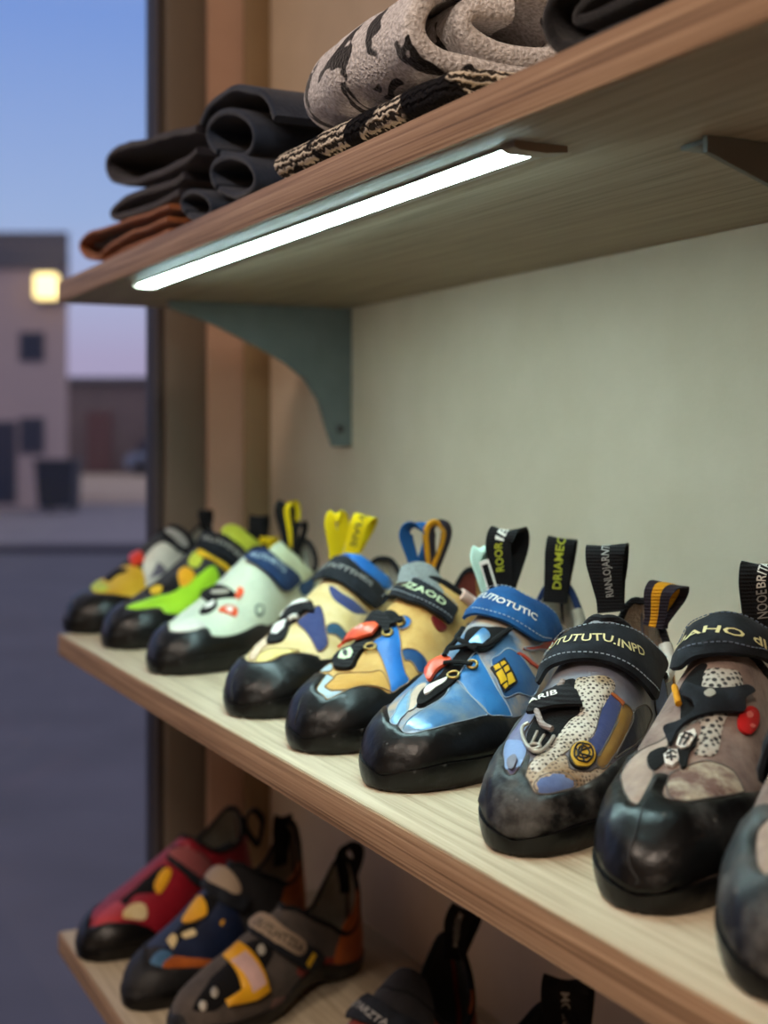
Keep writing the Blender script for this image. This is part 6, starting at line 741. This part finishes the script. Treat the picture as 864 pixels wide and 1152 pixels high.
{'loc':(-0.74,0.383,0.665),'rot':0.54,'sole_s':1.02,'hs':0.97,'upper':'navy_leather','lining':'black_lining','collar':'black_webbing','label':'climbing shoe on the lowest shelf showing only its upright black heel loop','group':'climbing shoes on the lowest shelf','panels':[{'n':'rand','m':'rubber','p':[(0,-1.03),(0,-0.6),(0,0),(0,0.6),(0,1.03),(0.08,1.03),(0.3,1.03),(0.6,1.03),(0.95,1.03),(0.93,1.0),(0.7,0.9),(0.5,0.8),(0.3,0.5),(0.18,0.2),(0.2,-0.2),(0.3,-0.5),(0.42,-0.9),(0.6,-0.98),(0.93,-1.02),(0.95,-1.03),(0.6,-1.03),(0.3,-1.03),(0.08,-1.03)],'off':0.0022,'bev':0.0035,'step':0.0045},{'n':'strap','m':'ink_webbing','p':[(0.5,-0.7),(0.5,0.0),(0.5,0.7),(0.6,0.75),(0.6,0.0),(0.6,-0.75)],'off':0.0036,'lay':0.0055,'bev':0.002}],'ribbons':[{'n':'pull_loop','m':'black_webbing','p':[(0.01088,0.22819,0.05951),(0.01033,0.22784,0.07208),(0.00961,0.2259,0.08936),(0.00889,0.22396,0.10664),(0.00846,0.22547,0.11554),(0.00816,0.23061,0.11921),(0.00812,0.23887,0.11554),(0.00855,0.24033,0.10507),(0.00941,0.23673,0.08779),(0.01028,0.23195,0.07103),(0.01078,0.23227,0.05951)],'w':(0.7907,0.6203,0.0),'wd':[0.03128,0.03128,0.034,0.03672,0.03672,0.03672,0.03672,0.034,0.03128,0.03128,0.03128],'th':0.002,'text':[{'s':'ATRIIOM','m':'grey_print','u':(0.12,0.42),'h':-0.22,'v':0,'flip':False}]}]},
]
for sp in SPECS: build_shoe(sp)
# ------------------------------------------------------------------ folded clothes on the top shelf
def cloth(name, rgb, var, scale=500, strength=.8):
    return mat(name, rgb, .95, var=var, vscale=90, bump=strength, bscale=scale, sheen=.2, spec=.1)
def sheet_bm(prof, axis, side, up, o, length, th, n=10, wob=.003, taper=None, seed=0, soft=True):
    """a cloth sheet of thickness th whose cross-section is the open curve prof [(a,b)..] (a along side, b along up), drawn along axis"""
    C = np.array(crom(prof, 6)); m = len(C)
    T = np.gradient(C, axis=0); T /= np.maximum(np.linalg.norm(T, axis=1, keepdims=True), 1e-9); Nn = np.stack([-T[:, 1], T[:, 0]], 1)
    O = np.array(o, float); ax, sd, u_ = (np.array(v, float) for v in (axis, side, up))
    bm = bmesh.new(); rows = []
    ks = np.linspace(0, 1, n + 1); e_ = min(.25, th*.45/length)
    if soft: ks = np.concatenate([[0, e_*.35], np.linspace(e_, 1 - e_, n - 3), [1 - e_*.35, 1]])
    for i in range(n + 1):
        k = ks[i]; dk = min(k, 1 - k)/e_; f_ = (.45 + .55*math.sqrt(max(0, 1 - (1 - min(dk, 1))**2))) if soft else 1
        loop = np.concatenate([C + Nn*th/2*f_, (C - Nn*th/2*f_)[::-1]])
        sc = 1.0 if taper is None else np.interp(k, np.linspace(0, 1, len(taper)), taper)
        rr = []
        for a, b in loop:
            p = O + ax*length*k + sd*a*sc + u_*b*sc
            w = noise.noise_vector(Vector(p)*28 + Vector((seed, 0, 0)))
            p = p + np.array(w)*wob + np.array(noise.noise_vector(Vector(p)*9 + Vector((seed, 3, 0))))*wob*1.2
            rr.append(bm.verts.new(p))
        rows.append(rr)
    L = len(loop)
    for i in range(n):
        for j in range(L): bm.faces.new((rows[i][j], rows[i][(j+1) % L], rows[i+1][(j+1) % L], rows[i+1][j]))
    for r_ in (rows[0], rows[-1]):
        for j in range(m - 1): 
            try: bm.faces.new((r_[j], r_[j+1], r_[L-2-j], r_[L-1-j]))
            except ValueError: pass
    return bm
ZT = 1.372
charcoal = cloth('charcoal_jersey', (50, 49, 58), (40, 39, 48)); navy = cloth('dark_navy_jersey', (30, 39, 56), (40, 50, 67)); rust = cloth('rust_cloth', (160, 100, 66), (134, 80, 52))
black_c = cloth('black_jersey', (28, 27, 30), (20, 20, 22))
def garment(name, label, cat, loc, group='folded clothes on the top shelf'):
    return thing(name, label, cat, loc, 0, group)
AX, SD, UP = (0, 1, 0), (1, 0, 0), (0, 0, 1)
def piece(name, parent, prof, y, length, th, m, wob=.002, seed=0, n=10, taper=None):
    px, py, pz = parent.location
    bm = sheet_bm([(a - px, b - pz) for a, b in prof], AX, SD, UP, (0, y - py, 0), length, th, n, wob, None, seed)
    return from_bm(name, bm, m, parent, 50)
t = garment('folded_sweatshirt', 'charcoal folded sweatshirt, two thick folds at the window end of the top shelf', 'sweatshirt', (-1.15, .47, ZT))
piece('upper_fold', t, [(-1.036, 1.4534), (-1.1011, 1.4621), (-1.2094, 1.4762), (-1.2968, 1.4831), (-1.3205, 1.4734), (-1.2902, 1.4556), (-1.2094, 1.4407), (-1.1137, 1.434), (-1.06, 1.4338), (-1.036, 1.4357)], .349, .24, .007, charcoal, .002, 1)
piece('lower_fold', t, [(-1.075, 1.4218), (-1.1011, 1.4211), (-1.1667, 1.4261), (-1.2644, 1.4314), (-1.3035, 1.4263), (-1.2837, 1.4185), (-1.1806, 1.4122), (-1.09, 1.4105)], .351, .24, .007, charcoal, .0015, 2)
t = garment('folded_cloth', 'rust brown folded cloth with shaded hollow under the charcoal sweatshirt', 'cloth', (-1.2, .46, ZT))
piece('outer_fold', t, [(-1.085, 1.3975), (-1.1667, 1.4005), (-1.2707, 1.4065), (-1.3591, 1.4115), (-1.3961, 1.4058), (-1.3774, 1.3931), (-1.317, 1.3818), (-1.2968, 1.3881), (-1.2094, 1.3898), (-1.1397, 1.3875), (-1.0914, 1.3873)], .342, .22, .0045, rust, .0012, 3)
piece('inner_fold', t, [(-1.30, 1.3765), (-1.2094, 1.3785), (-1.1397, 1.3772), (-1.0914, 1.3775)], .344, .22, .0045, rust, .0006, 4)
piece('hollow_shade', t, [(-1.37, 1.4035), (-1.36, 1.4005), (-1.30, 1.3985), (-1.22, 1.3965)], .352, .2, .004, black_c, .0006, 4)  # black sheet standing in for the shade inside the open fold
t = garment('rolled_trousers', 'dark navy rolled trousers with three open tube ends facing the street side', 'trousers', (-.95, .47, ZT))
t['label'] = 'dark navy rolled garment showing three open tube ends beside the beige towel'; t['category'] = 'garment'; t.name = 'rolled_garment'
def oval(cx, cz, rx, rz, a0, a1, n=16, tilt=0):
    L = []
    for k in range(n):
        a = a0 + (a1 - a0)*k/(n-1); x, z = rx*math.cos(a), rz*math.sin(a); L.append((cx + x + tilt*z, cz + z - .22*x))
    return L
piece('tube_end', t, oval(-.967, 1.4345, .050, .0175, -2.0, 4.1), .352, .23, .006, navy, .0015, 5, 12)
piece('tube_end', t, oval(-.955, 1.4015, .048, .0150, -2.2, 3.9), .350, .23, .006, navy, .0015, 6, 12)
piece('tube_end', t, oval(-1.035, 1.391, .036, .011, -2.2, 3.9), .348, .20, .005, navy, .001, 7, 12)
piece('top_sheet', t, [(-1.030, 1.4555), (-1.0073, 1.4665), (-.9626, 1.4660), (-.9104, 1.4545), (-.8827, 1.4409), (-.868, 1.425)], .350, .235, .006, navy, .0015, 8)
# beige terry towel, rolled, and the patterned one under it
def terry():
    m, nt, b = new_mat('beige_terry'); N = nt.nodes; K = nt.links.new
    tc = N.new('ShaderNodeTexCoord'); b.inputs['Roughness'].default_value = .95; b.inputs['Sheen Weight'].default_value = .3; b.inputs['Specular IOR Level'].default_value = .1
    n0 = N.new('ShaderNodeTexNoise'); n0.inputs['Scale'].default_value = 420; n0.inputs['Detail'].default_value = 2; K(tc.outputs['Object'], n0.inputs['Vector'])
    r0 = N.new('ShaderNodeValToRGB'); e = r0.color_ramp.elements; e[0].position = .35; e[0].color = (*lin((188, 184, 184)), 1); e[1].position = .65; e[1].color = (*lin((240, 238, 240)), 1); K(n0.outputs['Fac'], r0.inputs[0])
    n1 = N.new('ShaderNodeTexNoise'); n1.inputs['Scale'].default_value = 26; n1.inputs['Detail'].default_value = 2.5; n1.inputs['Distortion'].default_value = 1.2; K(tc.outputs['Object'], n1.inputs['Vector'])
    r1 = N.new('ShaderNodeValToRGB'); e = r1.color_ramp.elements; e[0].position = .60; e[0].color = (0, 0, 0, 1); e[1].position = .615; e[1].color = (1, 1, 1, 1); K(n1.outputs['Fac'], r1.inputs[0])
    mc = N.new('ShaderNodeMix'); mc.data_type = 'RGBA'; mc.inputs['B'].default_value = (*lin((30, 29, 31)), 1); K(r1.outputs[0], mc.inputs['Factor']); K(r0.outputs[0], mc.inputs['A']); K(mc.outputs['Result'], b.inputs['Base Color'])
    bp = N.new('ShaderNodeBump'); bp.inputs['Strength'].default_value = 1; bp.inputs['Distance'].default_value = .002; K(n0.outputs['Fac'], bp.inputs['Height']); K(bp.outputs[0], b.inputs['Normal'])
    return m
def jacquard():
    m, nt, b = new_mat('jacquard_knit'); N = nt.nodes; K = nt.links.new
    tc = N.new('ShaderNodeTexCoord'); b.inputs['Roughness'].default_value = .95; b.inputs['Specular IOR Level'].default_value = .1
    w = N.new('ShaderNodeTexWave'); w.inputs['Scale'].default_value = 75; w.inputs['Distortion'].default_value = 5; w.inputs['Detail Scale'].default_value = 3; w.bands_direction = 'Z'; K(tc.outputs['Object'], w.inputs['Vector'])
    n1 = N.new('ShaderNodeTexNoise'); n1.inputs['Scale'].default_value = 30; n1.inputs['Detail'].default_value = 1.5; K(tc.outputs['Object'], n1.inputs['Vector'])
    r1 = N.new('ShaderNodeValToRGB'); e = r1.color_ramp.elements; e[0].position = .5; e[0].color = (0, 0, 0, 1); e[1].position = .53; e[1].color = (1, 1, 1, 1); K(n1.outputs['Fac'], r1.inputs[0])
    r0 = N.new('ShaderNodeValToRGB'); e = r0.color_ramp.elements; e[0].position = .3; e[0].color = (*lin((60, 56, 52)), 1); e[1].position = .55; e[1].color = (*lin((226, 216, 200)), 1); K(w.outputs['Fac'], r0.inputs[0])
    mc = N.new('ShaderNodeMix'); mc.data_type = 'RGBA'; mc.inputs['B'].default_value = (*lin((30, 29, 31)), 1); K(r1.outputs[0], mc.inputs['Factor']); K(r0.outputs[0], mc.inputs['A']); K(mc.outputs['Result'], b.inputs['Base Color'])
    bp = N.new('ShaderNodeBump'); bp.inputs['Strength'].default_value = 1; bp.inputs['Distance'].default_value = .002; K(w.outputs['Fac'], bp.inputs['Height']); K(bp.outputs[0], b.inputs['Normal'])
    return m
def roll(name, parent, prof, x0, x1, th, m, taper, wob, seed, c):
    px, py, pz = parent.location
    bm = sheet_bm([(a - c[0], b - c[1]) for a, b in prof], (1, 0, 0), (0, 1, 0), (0, 0, 1), (x0 - px, c[0] - py, c[1] - pz), x1 - x0, th, 26, wob, taper, seed)
    return from_bm(name, bm, m, parent, 50)
t = garment('rolled_towel', 'beige terry towel with black flecks, rolled, coil facing the viewer', 'towel', (-.73, .40, ZT))
roll('terry_roll', t, [(.452, 1.4067), (.42, 1.4057), (.385, 1.4057), (.352, 1.4077), (.339, 1.4222), (.350, 1.4442), (.385, 1.4552), (.425, 1.4522), (.446, 1.4362), (.43, 1.4192), (.395, 1.4162), (.371, 1.4242), (.374, 1.4372), (.40, 1.4402)], -.838, -.632, .0135, terry(), [.25, .62, .80, .88, .93, .97, 1, 1, 1, 1, 1, 1, 1], .0025, 11, (.393, 1.420))
t = garment('folded_towel', 'black and cream patterned knit folded flat under the beige towel', 'towel', (-.72, .40, ZT))
roll('knit_fold', t, [(.47, 1.3785), (.40, 1.3785), (.355, 1.3785), (.3405, 1.3845), (.355, 1.3905), (.40, 1.391), (.47, 1.391)], -.834, -.60, .0108, jacquard(), [1, 1], .0012, 12, (.39, 1.381))
t = garment('folded_shirt', 'black folded shirt on the top shelf at the upper edge of the photo', 'shirt', (-.44, .46, ZT))
piece('outer_fold', t, [(-.36, 1.414), (-.4259, 1.4125), (-.4704, 1.411), (-.5096, 1.4075), (-.5225, 1.3968), (-.5154, 1.3825), (-.4969, 1.3775), (-.4641, 1.3765), (-.36, 1.3765)], .346, .24, .007, black_c, .0015, 13)
piece('inner_fold', t, [(-.36, 1.4015), (-.4641, 1.400), (-.4983, 1.3967), (-.5004, 1.3905), (-.4641, 1.3885), (-.36, 1.388)], .349, .22, .006, black_c, .001, 14)
